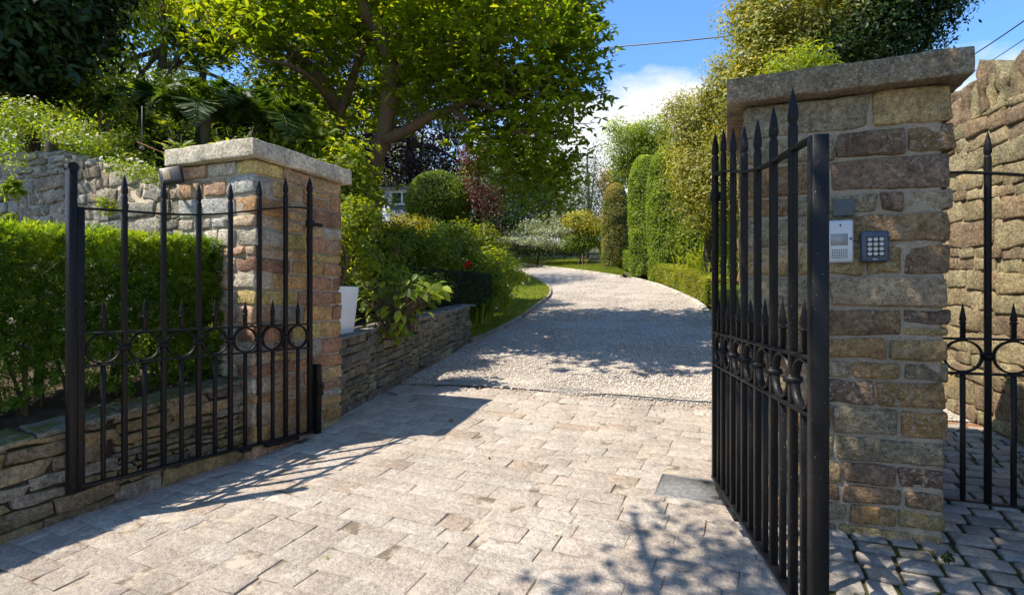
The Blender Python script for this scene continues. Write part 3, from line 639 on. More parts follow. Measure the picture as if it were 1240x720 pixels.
# ------------------------------------------------------------------ foliage tools
def rand_unit(n):
    v = rng.normal(size=(n, 3)); return v / (np.linalg.norm(v, axis=1, keepdims=True) + 1e-9)
def norm(v): return v / (np.linalg.norm(v, axis=1, keepdims=True) + 1e-9)
def leaves(mb, P, Nn, size, aspect=0.45, fold=0.25, droop=0.0, detail=0, axis=None, jit=0.3, rv=None, sizes=None):
    """leaf blades at P facing Nn; detail 1 = pointed oval with six outline points and a bent midrib"""
    n = len(P)
    if n == 0: return
    Nn = norm(Nn); a = rand_unit(n) if axis is None else axis + rand_unit(n) * 0.25
    a = norm(a - (a * Nn).sum(1, keepdims=True) * Nn + np.array([0, 0, -droop])); b = norm(np.cross(Nn, a)); Nn = np.cross(a, b)
    s = (size if sizes is None else size * sizes[:, None]) * rng.uniform(1 - jit, 1 + jit, n)[:, None]; w = s * aspect
    rv = rng.random(n) if rv is None else rv
    if detail:
        fd = fold * w * 0.5
        V = np.stack([P, P + a * s * 0.3 + b * w * 0.42 + Nn * fd, P + a * s * 0.68 + b * w * 0.38 + Nn * (fd - 0.05 * s), P + a * s - Nn * s * 0.16,
                      P + a * s * 0.68 - b * w * 0.38 + Nn * (fd - 0.05 * s), P + a * s * 0.3 - b * w * 0.42 + Nn * fd, P + a * s * 0.5 - Nn * 0.01 * s], 1)
        T = np.array([[0, 6, 1], [1, 6, 2], [2, 6, 3], [3, 6, 4], [4, 6, 5], [5, 6, 0]])[:, ::-1]; k = 7
    else:
        V = np.stack([P, P + a * s * 0.45 + b * w * 0.5 + Nn * fold * w * 0.5, P + a * s, P + a * s * 0.45 - b * w * 0.5 + Nn * fold * w * 0.5], 1)
        T = np.array([[0, 2, 1], [0, 3, 2]])[:, ::-1]; k = 4
    mb.add(V.reshape(-1, 3), [(T[None] + np.arange(n)[:, None, None] * k).reshape(-1, 3)], np.repeat(rv, k)[:, None] * np.ones((1, 3)))
def ell_points(n, c, r, shell=0.5):
    d = rand_unit(n); rad = (shell ** 3 + (1 - shell ** 3) * rng.random(n)) ** (1 / 3)
    return np.asarray(c) + d * rad[:, None] * np.asarray(r), d
def crown_clusters(lobes, n, shell=0.45, gap=0.0, gs=0.9, seed=0):
    vol = np.array([l[3] * l[4] * l[5] for l in lobes]); vol = vol / vol.sum(); P = []; D = []
    for l, f in zip(lobes, vol):
        p, d = ell_points(max(3, int(n * f)), l[:3], l[3:6], shell); P.append(p); D.append(d)
    P = np.concatenate(P); D = np.concatenate(D)
    if gap:
        v = vnoise(P * gs, seed + 11); k = v > np.quantile(v, gap); P, D = P[k], D[k]
    return P, D
def foliage(mb, P, D, per, rad, size, flat=0.6, up=0.5, **kw):
    n = len(P); k = rng.poisson(per, n); i = np.repeat(np.arange(n), k)
    off = rng.normal(size=(len(i), 3)) * rad * np.array([1, 1, flat]); Q = P[i] + off
    base = rng.random(n)[i]; rv = np.clip(base * 0.6 + rng.random(len(i)) * 0.5 - 0.05, 0, 1)
    Nn = norm(norm(off) * 0.5 + D[i] * 0.5 + np.array([0, 0, up]) + rand_unit(len(i)) * 0.55)
    leaves(mb, Q, Nn, size, rv=rv, **kw)
def limb(mb, pts, r0, r1, n=8, sm=24, rough=0.12):
    q = smooth_line(np.asarray(pts, float), sm, 2) if len(pts) > 2 else resample3(pts, sm)
    rr = np.linspace(r0, r1, len(q)); q = q + np.stack([vnoise(q * 1.3, 21), vnoise(q * 1.3, 22), vnoise(q * 1.3, 23)], 1) * r0 * 0.8
    tube(mb, q, rr, n, rough=rough * r0); return q
def resample3(P, n):
    P = np.asarray(P, float); t = np.linspace(0, 1, n)[:, None]; return P[0] * (1 - t) + P[-1] * t
def twigs(mb, src, P, r=0.012, every=1, bend=0.25):
    """a curved twig from the nearest lower point of the limbs to each leaf cluster"""
    src = np.asarray(src); P = P[::every]; buf = np.zeros((len(src) + 2 * len(P) + 2, 3)); buf[:len(src)] = src; m_ = len(src)
    d0 = np.array([np.min(np.linalg.norm(src - p, axis=1)) for p in P]) if len(P) else []
    for p in P[np.argsort(d0)]:
        d = np.linalg.norm(buf[:m_] - p, axis=1) + np.maximum(0, buf[:m_, 2] - p[2]) * 0.8; s = buf[np.argmin(d)]; L_ = np.linalg.norm(p - s)
        if L_ < 0.05: continue
        mid = (s + p) / 2 + rng.normal(0, bend * L_ * 0.4, 3) + np.array([0, 0, bend * L_ * 0.3])
        rr = r * (0.5 + min(1.5, L_)); t = np.linspace(0, 1, 6)[:, None]; q = s * (1 - t) ** 2 + 2 * mid * t * (1 - t) + p * t ** 2
        tube(mb, q, np.linspace(rr, 0.003, 6), 4, caps=False); buf[m_] = q[3]; buf[m_ + 1] = q[4]; m_ += 2
def ground_stem(mbx, lobes, base, n, r):
    src = []
    for l in lobes[:n]:
        c = np.array(l[:3]); b = np.array(base) + rng.normal(0, 0.06, 3) * np.array([1, 1, 0]); src.append(limb(mbx, [b, (b * 0.5 + c * 0.5) + rng.normal(0, 0.1, 3), c], r, r * 0.3, 6, 14))
    return np.concatenate(src)
def shrub(name, label, cat, base, lobes, n, per, rad, size, mat, group=None, shell=0.45, gap=0.1, gs=1.2, stem=0.03, twig_every=4, trunk='stems', bark='bark', flowers=None, **kw):
    """lobes: (x,y,z,rx,ry,rz) in world; base: point on the ground"""
    r = thing(name, label, cat, base, group=group); P, D = crown_clusters(lobes, n, shell, gap, gs, int(rng.integers(99)))
    mb = MB(); foliage(mb, P, D, per, rad, size, **kw); mb.build('crown' if trunk == 'trunk' else 'foliage', mat, r, smooth=False)
    ms = MB(); src = ground_stem(ms, lobes, base, min(len(lobes), 4), stem); twigs(ms, src, P, 0.010, twig_every); ms.build(trunk, M[bark], r)
    if flowers:
        fm, nf, fs = flowers; i = rng.integers(len(P), size=nf); mf = MB(); Q = P[i] + D[i] * 0.1; Q = np.repeat(Q, 7, 0) + rng.normal(0, fs * 0.25, (nf * 7, 3))
        leaves(mf, Q, rand_unit(len(Q)) + np.array([0, -0.6, 0.5]), fs, aspect=0.8, fold=0.5); mf.build('blossom', fm, r, smooth=False)
    return r
def clipped(name, label, cat, base, surf, n, size, mat, core, group=None, inset=0.06, layers=0.10, stems=None, shaggy=0.03, fl=0.7, **kw):
    """surf(n) -> points, normals on the clipped outline; the core is a dark leafy body a little inside it"""
    r = thing(name, label, cat, base, group=group); P, Nn = surf(n)
    ns = vnoise(P * 2.2, 5) * 0.5 + vnoise(P * 6, 6) * 0.3
    Q = P + Nn * (ns * shaggy - rng.random(len(P)) ** 1.5 * layers)[:, None]
    rv = np.clip(0.45 + 0.5 * vnoise(P * 3, 8) + rng.normal(0, 0.22, len(P)), 0, 1)
    mb = MB(); leaves(mb, Q, Nn * fl + rand_unit(len(P)) * 0.75 + np.array([0, 0, 0.25]), size, rv=rv, **kw); mb.build('foliage', mat, r, smooth=False)
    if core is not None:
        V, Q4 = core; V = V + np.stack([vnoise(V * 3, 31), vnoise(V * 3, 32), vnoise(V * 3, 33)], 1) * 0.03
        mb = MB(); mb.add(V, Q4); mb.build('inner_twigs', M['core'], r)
    return r
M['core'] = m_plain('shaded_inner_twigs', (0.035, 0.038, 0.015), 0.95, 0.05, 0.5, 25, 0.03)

def box_surf(path, wid, zb, zt, round_=0.08, ends=True):
    """a hedge along a path line (centre), width wid, bottom/top functions"""
    Pt = smooth_line(path, 120, 2); S = np.r_[0, np.cumsum(np.linalg.norm(np.diff(Pt, axis=0), axis=1))]; Lw = S[-1]
    T = np.gradient(Pt, axis=0); T /= np.linalg.norm(T, axis=1, keepdims=True)
    def at(s):
        x = np.interp(s, S, Pt[:, 0]); y = np.interp(s, S, Pt[:, 1]); tx = np.interp(s, S, T[:, 0]); ty = np.interp(s, S, T[:, 1]); return np.stack([x, y], -1), np.stack([tx, ty], -1)
    def f(n):
        hh = float(np.mean(zt(Pt[:, 0], Pt[:, 1]) - zb(Pt[:, 0], Pt[:, 1]))); A = [Lw * hh, Lw * hh, Lw * wid, wid * hh if ends else 0, wid * hh if ends else 0]
        k = rng.choice(5, size=n, p=np.array(A) / sum(A)); s = rng.random(n) * Lw; v = rng.random(n); w = rng.uniform(-1, 1, n)
        s = np.where(k == 3, 0, np.where(k == 4, Lw, s)); w = np.where(k == 0, 1.0, np.where(k == 1, -1.0, w)); v = np.where(k == 2, 1.0, v)
        p, tt = at(s); nn = np.stack([tt[:, 1], -tt[:, 0]], 1); b = zb(p[:, 0], p[:, 1]); tp = zt(p[:, 0], p[:, 1])
        z = b + (tp - b) * v; N3 = np.zeros((n, 3)); N3[:, :2] = nn * np.where(k < 2, w, 0)[:, None] + tt * np.where(k == 3, -1, np.where(k == 4, 1, 0))[:, None]; N3[:, 2] = (k == 2)
        edge = np.clip((z - (tp - round_)) / round_, 0, 1); we = np.clip((np.abs(w) - (1 - 2 * round_ / wid)) / (2 * round_ / wid), 0, 1)
        z = z - (k == 2) * we ** 2 * round_ * 0.6; sh = np.where(k < 2, edge ** 2 * round_ * 0.6, 0)
        P = np.column_stack([p + nn * (w * wid / 2 - np.sign(w) * sh)[:, None], z]); return P, N3
    ins = 0.10
    n = 30; s = np.linspace(ins, Lw - ins, n); p, tt = at(s); nn = np.stack([tt[:, 1], -tt[:, 0]], 1); b = zb(p[:, 0], p[:, 1]) - 0.05; tp = zt(p[:, 0], p[:, 1]) - ins
    h = wid / 2 - ins; V = np.stack([np.column_stack([p + nn * h, b]), np.column_stack([p + nn * h, (b + tp) / 2]), np.column_stack([p + nn * h, tp]), np.column_stack([p, tp]), np.column_stack([p - nn * h, tp]), np.column_stack([p - nn * h, (b + tp) / 2]), np.column_stack([p - nn * h, b])], 1).reshape(-1, 3)
    Q = [(i * 7 + j, i * 7 + j + 1, i * 7 + 8 + j, i * 7 + 7 + j) for i in range(n - 1) for j in range(6)]
    E = [tuple(range(7)), tuple((n - 1) * 7 + j for j in range(6, -1, -1))]
    return f, (V, [np.array(Q), np.array(E)])
def dome_surf(c, rx, ry, h, zb, pw=2.3):
    """a clipped dome or column: superellipsoid cap over a straight body. c=(x,y)"""
    def shape(u, v):   # u angle, v 0 bottom..1 apex
        vv = v ** 1.0; prof = np.where(vv < 0.55, 0.90 + 0.10 * np.sin(vv / 0.55 * 1.57), np.maximum(0, 1 - ((vv - 0.55) / 0.45) ** pw) ** (1 / pw))
        return np.stack([c[0] + rx * prof * np.cos(u), c[1] + ry * prof * np.sin(u), zb + h * vv], -1)
    def f(n):
        u = rng.uniform(0, 2 * np.pi, n); v = 1 - rng.random(n) ** 1.35 * 1.0; v = np.where(rng.random(n) < 0.25, 1 - 0.2 * rng.random(n) ** 2, v); e = 1e-3
        P = shape(u, v); a = shape(u + e, v) - P; b = P - shape(u, v - e); return P, norm(np.cross(a, b) + 1e-12)
    u = np.arange(20) / 20 * 2 * np.pi; v = np.linspace(0, 0.995, 12); V = np.concatenate([shape(u, np.full(20, k)) for k in v]); cc = np.array([c[0], c[1], zb + h * 0.5])
    V = cc + (V - cc) * np.array([1 - 0.10 / rx, 1 - 0.10 / ry, 1 - 0.16 / h]); i = np.arange(20); j = (i + 1) % 20
    Q = np.concatenate([np.stack([k * 20 + i, k * 20 + j, (k + 1) * 20 + j, (k + 1) * 20 + i], 1) for k in range(11)])
    return f, (V, [Q, np.array([[11 * 20 + k for k in range(20)]])])
def px(pxx, py, Y, rx, rz, ry=None):
    """ellipsoid lobe whose centre sits at picture (px,py) at depth Y, radii in metres"""
    p = Wp(pxx, py, Y); return (p[0], p[1], p[2], rx, ry if ry else rx, rz)

L_ = {}
L_['magnolia'] = m_leaf('magnolia_leaf', (0.050, 0.090, 0.006), (0.105, 0.155, 0.011), (0.17, 0.19, 0.016), 0.50, 2.8, 0.42, 0.35)
L_['lime'] = m_leaf('bright_leaf', (0.07, 0.125, 0.008), (0.14, 0.19, 0.015), (0.19, 0.21, 0.02), 0.5, 2.6)
L_['laurel'] = m_leaf('laurel_leaf', (0.012, 0.030, 0.005), (0.028, 0.055, 0.008), None, 0.15, 1.8, 0.45, 0.22)
L_['yew'] = m_leaf('yew_leaf', (0.028, 0.080, 0.008), (0.095, 0.18, 0.014), (0.20, 0.28, 0.03), 0.42, 2.2, 0.5, 0.25)
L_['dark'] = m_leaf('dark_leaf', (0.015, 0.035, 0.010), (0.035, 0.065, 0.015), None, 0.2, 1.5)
L_['mid'] = m_leaf('garden_leaf', (0.045, 0.090, 0.010), (0.14, 0.21, 0.018), (0.22, 0.27, 0.03), 0.45, 2.4)
L_['purple'] = m_leaf('copper_leaf', (0.010, 0.006, 0.009), (0.028, 0.012, 0.018), (0.05, 0.02, 0.03), 0.2, 1.2)
L_['burgundy'] = m_leaf('burgundy_leaf', (0.035, 0.010, 0.010), (0.10, 0.022, 0.02), (0.09, 0.05, 0.02), 0.35, 1.6)
L_['golden'] = m_leaf('golden_leaf', (0.08, 0.125, 0.015), (0.23, 0.24, 0.04), (0.42, 0.37, 0.11), 0.40, 1.6)
L_['yellow'] = m_leaf('yellow_leaf', (0.12, 0.16, 0.012), (0.30, 0.28, 0.02), (0.38, 0.33, 0.03), 0.4, 1.6)
L_['varieg'] = m_leaf('variegated_leaf', (0.12, 0.17, 0.08), (0.30, 0.34, 0.20), (0.40, 0.42, 0.28), 0.3, 1.2)
L_['box'] = m_leaf('box_leaf', (0.05, 0.10, 0.010), (0.12, 0.19, 0.018), (0.18, 0.24, 0.03), 0.4, 2.0)
L_['fern'] = m_leaf('fern_leaf', (0.025, 0.060, 0.010), (0.055, 0.10, 0.016), None, 0.35, 2.0)
L_['grey'] = m_leaf('grey_leaf', (0.05, 0.085, 0.04), (0.10, 0.14, 0.08), None, 0.3, 1.5)
L_['grass'] = m_leaf('grass_blade', (0.09, 0.14, 0.012), (0.16, 0.20, 0.02), (0.22, 0.24, 0.04), 0.42, 1.9)
def m_petal(n, c): return m_leaf(n, c, tuple(min(0.9, 1.2 * v) for v in c), None, 0.3, 1.1)

# ------------------------------------------------------------------ raised beds
def zbedL(x, y):
    w = np.interp(y, [p[1] for p in WL[::-1]], [p[0] for p in WL[::-1]]); d = np.clip((w - x - 0.25) / 1.2, 0, 1); return 0.335 + (np.minimum(y, 4.5) - 3.11) * 0.17 - 0.02 + 0.05 * d
surface('hedge_bed_soil', [(-4.65, -1.0), (-4.5, 0.3), (-4.1, 1.3), (-3.6, 2.35), (-3.15, 3.15), (-2.9, 3.5), (-2.6, 3.95), (-2.35, 4.35)], [(-11, -1), (-11, 1.5), (-11, 4), (-10, 5.5), (-9, 7.4), (-6, 6.2), (-4.6, 5.6), (-3.1, 5.0)], 50, 30, zbedL, M['soil'])
surface('garden_bed_soil', [(-2.0, 5.0), (-1.85, 6.0), (-1.57, 7.03), (-1.3, 8.1), (-1.05, 9.3), (-1.6, 9.8)], [(-5, 5.6), (-6, 6.5), (-6, 7.5), (-6, 8.5), (-6, 9.5), (-6, 10.5)], 50, 40, lambda x, y: 0.76 + (y - 5.3) * 0.078, M['soil'])
surface('terrace_soil', [UC(3.95, -4.42), UC(3.95, -5.0), UC(3.98, -6.2), UC(4.05, -7.6), UC(4.2, -11)], [UC(11, -6.0), UC(11, -6.3), UC(11, -7.0), UC(11, -8), UC(11, -12)], 50, 30,
        lambda x, y: np.interp(-(0.929 * x - 0.37 * y), [3.6, 4.55, 5.2, 6.0, 6.9, 12], [1.3, 1.95, 2.25, 2.45, 2.65, 3.0]) - 0.02, M['soil'])
# lawns
t = NT('lawn'); n1 = t.noise(1.5, 5); n2 = t.noise(60, 4, 0.7)
c = t.mix(n1, (0.12, 0.165, 0.015), (0.18, 0.20, 0.025)); c = t.mix(1.0, c, t.ramp(n2, [(0.3, 0.65), (0.7, 1.25)]), 'MULTIPLY'); M['lawn'] = t.fin(c, 0.9, t.bump(n2, 0.02), 0.1)
lk = [tuple(G(*p)[:2]) for p in ((570, 416), (592, 407), (615, 396), (637, 382), (652, 370), (663, 363), (667, 356), (666, 349), (656, 343), (646, 337), (630, 330))]
li = [(-0.78, 9.35), tuple(G(560, 398)[:2]), tuple(G(572, 388)[:2]), tuple(G(588, 375)[:2]), tuple(G(598, 360)[:2]), tuple(G(605, 350)[:2]), tuple(G(610, 342)[:2]), tuple(G(600, 334)[:2]), tuple(G(590, 330)[:2])]
def zl(h): return lambda x, y: H(x, y) + h
lA = smooth_line(lk, 60, 2); lB = smooth_line(li, 60, 2)
surface('lawn_edge', lA, lB, 60, 14, zl(0.05), M['lawn'])
ia = [tuple(G(*p)[:2]) for p in ((753, 336), (735, 333), (715, 330), (690, 327), (660, 323.5), (627, 319))]; ib = [tuple(G(*p)[:2]) for p in ((757, 331), (745, 325), (725, 319), (700, 314), (665, 312), (627, 313))]
iA = smooth_line(ia, 50, 1); iB = smooth_line(ib, 50, 1)
surface('lawn_island', iA, iB, 50, 14, zl(0.06), M['lawn'])
def blades(name, A, B, n, h, label):
    A = resample(np.asarray(A)[:, :2], 80); B = resample(np.asarray(B)[:, :2], 80); i = rng.random(n) * 79; k = i.astype(int).clip(0, 78); f = (i - k)[:, None]; t_ = rng.random(n)[:, None]
    P = (A[k] * (1 - f) + A[k + 1] * f) * (1 - t_) + (B[k] * (1 - f) + B[k + 1] * f) * t_; P = np.column_stack([P, H(P[:, 0], P[:, 1]) + 0.05])
    mb = MB(); leaves(mb, P, rand_unit(n) * np.array([1, 1, 0.1]), h, aspect=0.18, axis=np.tile([0, 0, 1.0], (n, 1))); tag(mb.build(name, L_['grass'], smooth=False), label, 'grass', kind='stuff')
blades('lawn_grass', lA, lB, 22000, 0.05, 'short mown grass on the narrow lawn beside the drive')
blades('lawn_grass', iA, iB, 16000, 0.07, 'short mown grass on the curved lawn at the end of the drive')

# ------------------------------------------------------------------ the clipped yew hedge behind the low wall
HB = [(-2.60, 4.66), (-2.93, 4.20), (-3.36, 3.68), (-3.76, 3.1), (-4.2, 2.3), (-4.7, 1.3)]
fy, cy_ = box_surf(HB, 0.66, lambda x, y: zbedL(x, y), lambda x, y: 1.68 + 0 * x, 0.07)
yh = thing('clipped_hedge', 'clipped green yew hedge behind the left iron gate and low wall', 'hedge', (-3.4, 3.8, 0.4))
P, Nn = fy(46000); low = np.clip((P[:, 2] - 0.35) / 0.6, 0.45, 1); hole = vnoise(P * np.array([3.2, 3.2, 4.5]), 12) ; keep = (rng.random(len(P)) < low) & ~((hole > 0.42) & (P[:, 2] < 1.10)); P, Nn = P[keep], Nn[keep]
P = P - Nn * (rng.random(len(P)) ** 1.3 * 0.16)[:, None] + Nn * (vnoise(P * 4.5, 5) * 0.07 - 0.02)[:, None]
# each spray: a short axis with leaflets on both sides
nk = 5; ax = norm(Nn * 0.8 + rand_unit(len(P)) * 0.8 + np.array([0, 0, 0.35])); sd = norm(np.cross(ax, rand_unit(len(P)))); rv = np.clip(0.40 + 0.5 * vnoise(P * 2.5, 8) + rng.normal(0, 0.2, len(P)) + 0.35 * (P[:, 2] - 1.3), 0, 1)  # higher sprays get paler leaves: the sunlit top is put into their colour
mb = MB()
for k in range(nk):
    for sg in (-1, 1): leaves(mb, P + ax * (k * 0.011), np.cross(ax, sd), 0.030, aspect=0.30, axis=norm(sd * sg + ax * 0.7), rv=np.clip(rv + 0.06 * k, 0, 1), fold=0.1)
mb.build('foliage', L_['yew'], yh, smooth=False)
ms = MB()
for k in range(26):
    s = rng.random(); p = smooth_line(HB, 100, 2)[int(s * 99)]; b = np.array([*p, 0.35]) + rng.normal(0, 0.08, 3) * [1, 1, 0]
    for j in range(3):
        e_ = b + np.array([rng.normal(0, 0.10), rng.normal(0, 0.10), rng.uniform(0.6, 1.05)]); q = limb(ms, [b, b * 0.6 + e_ * 0.4 + rng.normal(0, 0.04, 3), e_], 0.016, 0.005, 5, 10)
        for m in range(5):
            s_ = q[rng.integers(2, 10)]; tube(ms, [s_, s_ + rng.normal(0, 0.05, 3) + [0, 0, 0.05], s_ + rng.normal(0, 0.09, 3) + [0, 0, 0.1]], [0.005, 0.004, 0.002], 4, caps=False)
ms.build('stems', M['twig'], yh)

# ------------------------------------------------------------------ magnolia over the drive
mt = thing('magnolia_tree', 'spreading broad leaved tree with forked brown trunk arching over the drive', 'tree', Wp(443, 300, 8.4) * np.array([1, 1, 0]) + np.array([0, 0, 0.95]))
ms = MB(); B0 = Wp(432, 330, 8.4); B0[2] = 0.85
src = [limb(ms, [B0, Wp(440, 250, 8.4), Wp(455, 185, 8.4), Wp(464, 160, 8.4), Wp(468, 120, 8.4), Wp(472, 70, 8.4), Wp(462, 40, 8.3), Wp(440, 5, 8.2), Wp(425, -50, 8.0)], 0.165, 0.06, 12, 60),
       limb(ms, [Wp(452, 172, 8.4), Wp(480, 160, 8.3), Wp(515, 138, 8.2), Wp(545, 131, 8.1), Wp(575, 118, 8.1), Wp(600, 135, 8.1), Wp(650, 145, 8.2), Wp(690, 140, 8.4)], 0.095, 0.014, 10, 60),
       limb(ms, [Wp(548, 131, 8.1), Wp(575, 150, 7.9), Wp(585, 175, 7.8), Wp(600, 165, 7.7), Wp(635, 160, 7.6), Wp(672, 165, 7.6)], 0.048, 0.008, 8, 40),
       limb(ms, [Wp(468, 75, 8.4), Wp(480, 40, 8.6), Wp(500, 20, 8.8), Wp(540, 5, 9.0), Wp(600, -20, 9.2)], 0.06, 0.02, 8, 40),
       limb(ms, [Wp(472, 90, 8.4), Wp(520, 60, 8.0), Wp(570, 50, 7.8), Wp(640, 30, 7.8)], 0.05, 0.014, 7, 40),
       limb(ms, [B0 + [-0.35, 0.1, 0], Wp(412, 250, 8.6), Wp(411, 180, 8.6), Wp(407, 130, 8.6), Wp(390, 95, 8.5), Wp(360, 60, 8.3), Wp(320, 30, 8.0), Wp(260, 10, 7.8)], 0.12, 0.025, 10, 50),
       limb(ms, [Wp(410, 140, 8.6), Wp(425, 95, 8.7), Wp(445, 60, 9.0), Wp(440, 10, 9.3)], 0.08, 0.03, 8, 40),
       limb(ms, [Wp(408, 135, 8.6), Wp(385, 100, 8.0), Wp(355, 80, 7.6), Wp(315, 75, 7.3)], 0.06, 0.015, 8, 40),
       limb(ms, [Wp(560, 122, 8.1), Wp(600, 95, 8.4), Wp(640, 85, 8.6), Wp(690, 60, 8.8)], 0.045, 0.012, 7, 40)]
src = np.concatenate(src)
lob = [px(560, 70, 8.6, 1.3, 0.9), px(640, 75, 8.6, 1.2, 1.0), px(672, 130, 8.8, 0.62, 0.8), px(690, 60, 8.6, 0.45, 1.0), px(640, 190, 8.2, 0.8, 0.50), px(610, 215, 8.0, 0.35, 0.25),
       px(600, 150, 8.8, 0.8, 0.5), px(665, 215, 8.6, 0.55, 0.35), px(660, 5, 8.6, 0.95, 0.8), px(510, 30, 9.9, 1.5, 0.9), px(400, 40, 9.6, 1.4, 1.0), px(350, 40, 8.2, 0.8, 0.7), px(280, 30, 7.6, 0.7, 0.5), px(370, 140, 8.6, 0.6, 0.45),
       px(350, 30, 6.7, 0.6, 0.35), px(565, 45, 6.8, 0.55, 0.4), px(620, 40, 6.9, 0.6, 0.4), px(600, 170, 7.4, 0.55, 0.3), px(650, 160, 7.8, 0.5, 0.3), px(560, 110, 7.6, 0.4, 0.25), px(590, 195, 9.6, 0.6, 0.4), px(655, 238, 9.4, 0.7, 0.3), px(600, -40, 6.6, 1.2, 0.4), px(470, -60, 6.6, 1.2, 0.4), px(650, 110, 7.4, 0.5, 0.35), px(690, 215, 8.6, 0.4, 0.4), px(620, 240, 8.8, 0.5, 0.25), px(705, 100, 8.8, 0.4, 0.6), px(440, 120, 9.4, 1.1, 0.45), px(432, 165, 8.0, 0.4, 0.28), px(520, 110, 7.9, 0.5, 0.28), px(470, 105, 8.0, 0.25, 0.22), px(560, 165, 7.9, 0.4, 0.22), px(425, 205, 8.0, 0.45, 0.3), px(450, 225, 7.8, 0.3, 0.25), px(560, -60, 8.8, 1.8, 1.0), px(380, -60, 8.4, 1.7, 1.0), px(530, 95, 8.0, 0.6, 0.3)]
P, D = crown_clusters(lob, 4000, 0.25, 0.26, 1.15, 3)
Q = P[rng.random(len(P)) < 0.42]; twigs(ms, src, Q, 0.012, 1, 0.3)
mb = MB(); n = len(P); per = 20; k = rng.poisson(per, n); i = np.repeat(np.arange(n), k)
# leaves stand in whorls at the ends of short shoots
sh = rng.normal(size=(n, 5, 3)) * 0.15; wsel = rng.integers(0, 5, len(i)); off = sh[i, wsel]; C0 = P[i] + off; dirv = norm(rand_unit(len(i)) * np.array([1, 1, 0.35]) + np.array([0, 0, 0.12]))
Nn = norm(np.array([0, 0, 1.0]) + rand_unit(len(i)) * 0.55); rv = np.clip(rng.random(n)[i] * 0.55 + rng.random(len(i)) * 0.45, 0, 1)
leaves(mb, C0, Nn, 0.118, aspect=0.46, axis=dirv, droop=0.12, detail=1, rv=rv)
mb.build('crown', L_['magnolia'], mt, smooth=False); ms.build('trunk', M['bark'], mt)

# ------------------------------------------------------------------ left: laurel, bright tree, copper beech, tree ferns
def tree(name, label, base, top, lobes, n, per, rad, size, mat, r=0.15, bark='barkd', group=None, **kw):
    t_ = thing(name, label, 'tree', base, group=group); base = np.array(base, float); ms = MB(); gap = kw.pop('gap', 0.12); gs = kw.pop('gs', 1.0); shell = kw.pop('shell', 0.4); ev = kw.pop('ev', 5)
    tr = limb(ms, [base, (base + top) / 2 + rng.normal(0, 0.1, 3), np.array(top, float)], r, r * 0.45, 9, 30); src = [tr]
    for l in lobes:
        s = tr[int(rng.integers(len(tr) // 3, len(tr)))]; e_ = np.array(l[:3]) + rng.normal(0, 0.15, 3) * np.array(l[3:6]); src.append(limb(ms, [s, s * 0.5 + e_ * 0.5 + np.array([0, 0, 0.1 * np.linalg.norm(e_ - s)]), e_], r * 0.42, r * 0.12, 6, 20))
    P, D = crown_clusters(lobes, n, shell, gap, gs, int(rng.integers(99))); twigs(ms, np.concatenate(src), P, 0.010, ev)
    mb = MB(); foliage(mb, P, D, per, rad, size, **kw); mb.build('crown', mat, t_, smooth=False); ms.build('trunk', M[bark], t_); return t_
tree('laurel_tree', 'dark glossy evergreen tree hanging over the old wall in the upper left corner', (-6.6, 7.4, 2.6), (-6.3, 6.8, 5.2),
     [px(20, 20, 6.6, 1.0, 0.85), px(-40, 60, 6.4, 1.0, 0.7), px(85, 90, 6.4, 0.22, 0.3), px(60, 30, 6.6, 0.5, 0.9), px(0, -60, 6.8, 1.4, 0.9), px(40, 80, 6.4, 0.5, 0.35), px(70, -40, 7, 0.7, 0.8)], 900, 22, 0.16, 0.13, L_['laurel'], 0.12, detail=1, aspect=0.42, up=0.4, gap=0.03, shell=0.2)
tree('bright_leaved_tree', 'sunlit lime green tree behind the tree ferns, left of the forked tree', (-8.2, 12.5, 3.0), (-7.6, 12.0, 7.0),
     [px(150, 40, 12, 1.2, 1.0), px(230, 120, 12, 1.2, 0.5), px(180, -30, 12, 1.8, 0.6), px(110, 110, 12, 0.8, 0.9), px(155, 120, 12, 0.8, 0.6), px(290, 30, 12.5, 0.9, 0.6), px(320, 110, 12.5, 0.9, 0.8), px(300, -40, 12, 1.4, 0.6), px(200, 160, 11, 1.4, 0.6)], 1500, 24, 0.2, 0.12, L_['lime'], 0.16, gap=0.2, gs=0.8)
tree('woodland_tree', 'mid green tree filling the gap behind the old wall at the far left', (-13, 15, 3.5), (-12.5, 15, 8), [px(160, 130, 17, 2.4, 1.6), px(270, 170, 17, 2.4, 1.4), px(120, -40, 16, 3, 1.5)], 900, 26, 0.35, 0.17, L_['mid'], 0.2, gap=0.15)
tree('copper_beech_tree', 'dark purple leaved beech behind the forked tree and the clipped ball', (-3.4, 18.8, 2.2), (-3.4, 18.5, 8.0),
     [px(500, 160, 18.5, 2.1, 2.3), px(440, 120, 18.5, 2.1, 2.0), px(390, 60, 18.5, 2.0, 2.0), px(545, 190, 18.5, 1.1, 1.4), px(480, 215, 18, 1.5, 0.8), px(350, 100, 17.5, 1.5, 1.5), px(440, 0, 18.5, 2.7, 1.5)], 1700, 26, 0.25, 0.12, L_['purple'], 0.25, gap=0.03, shell=0.3, ev=12)

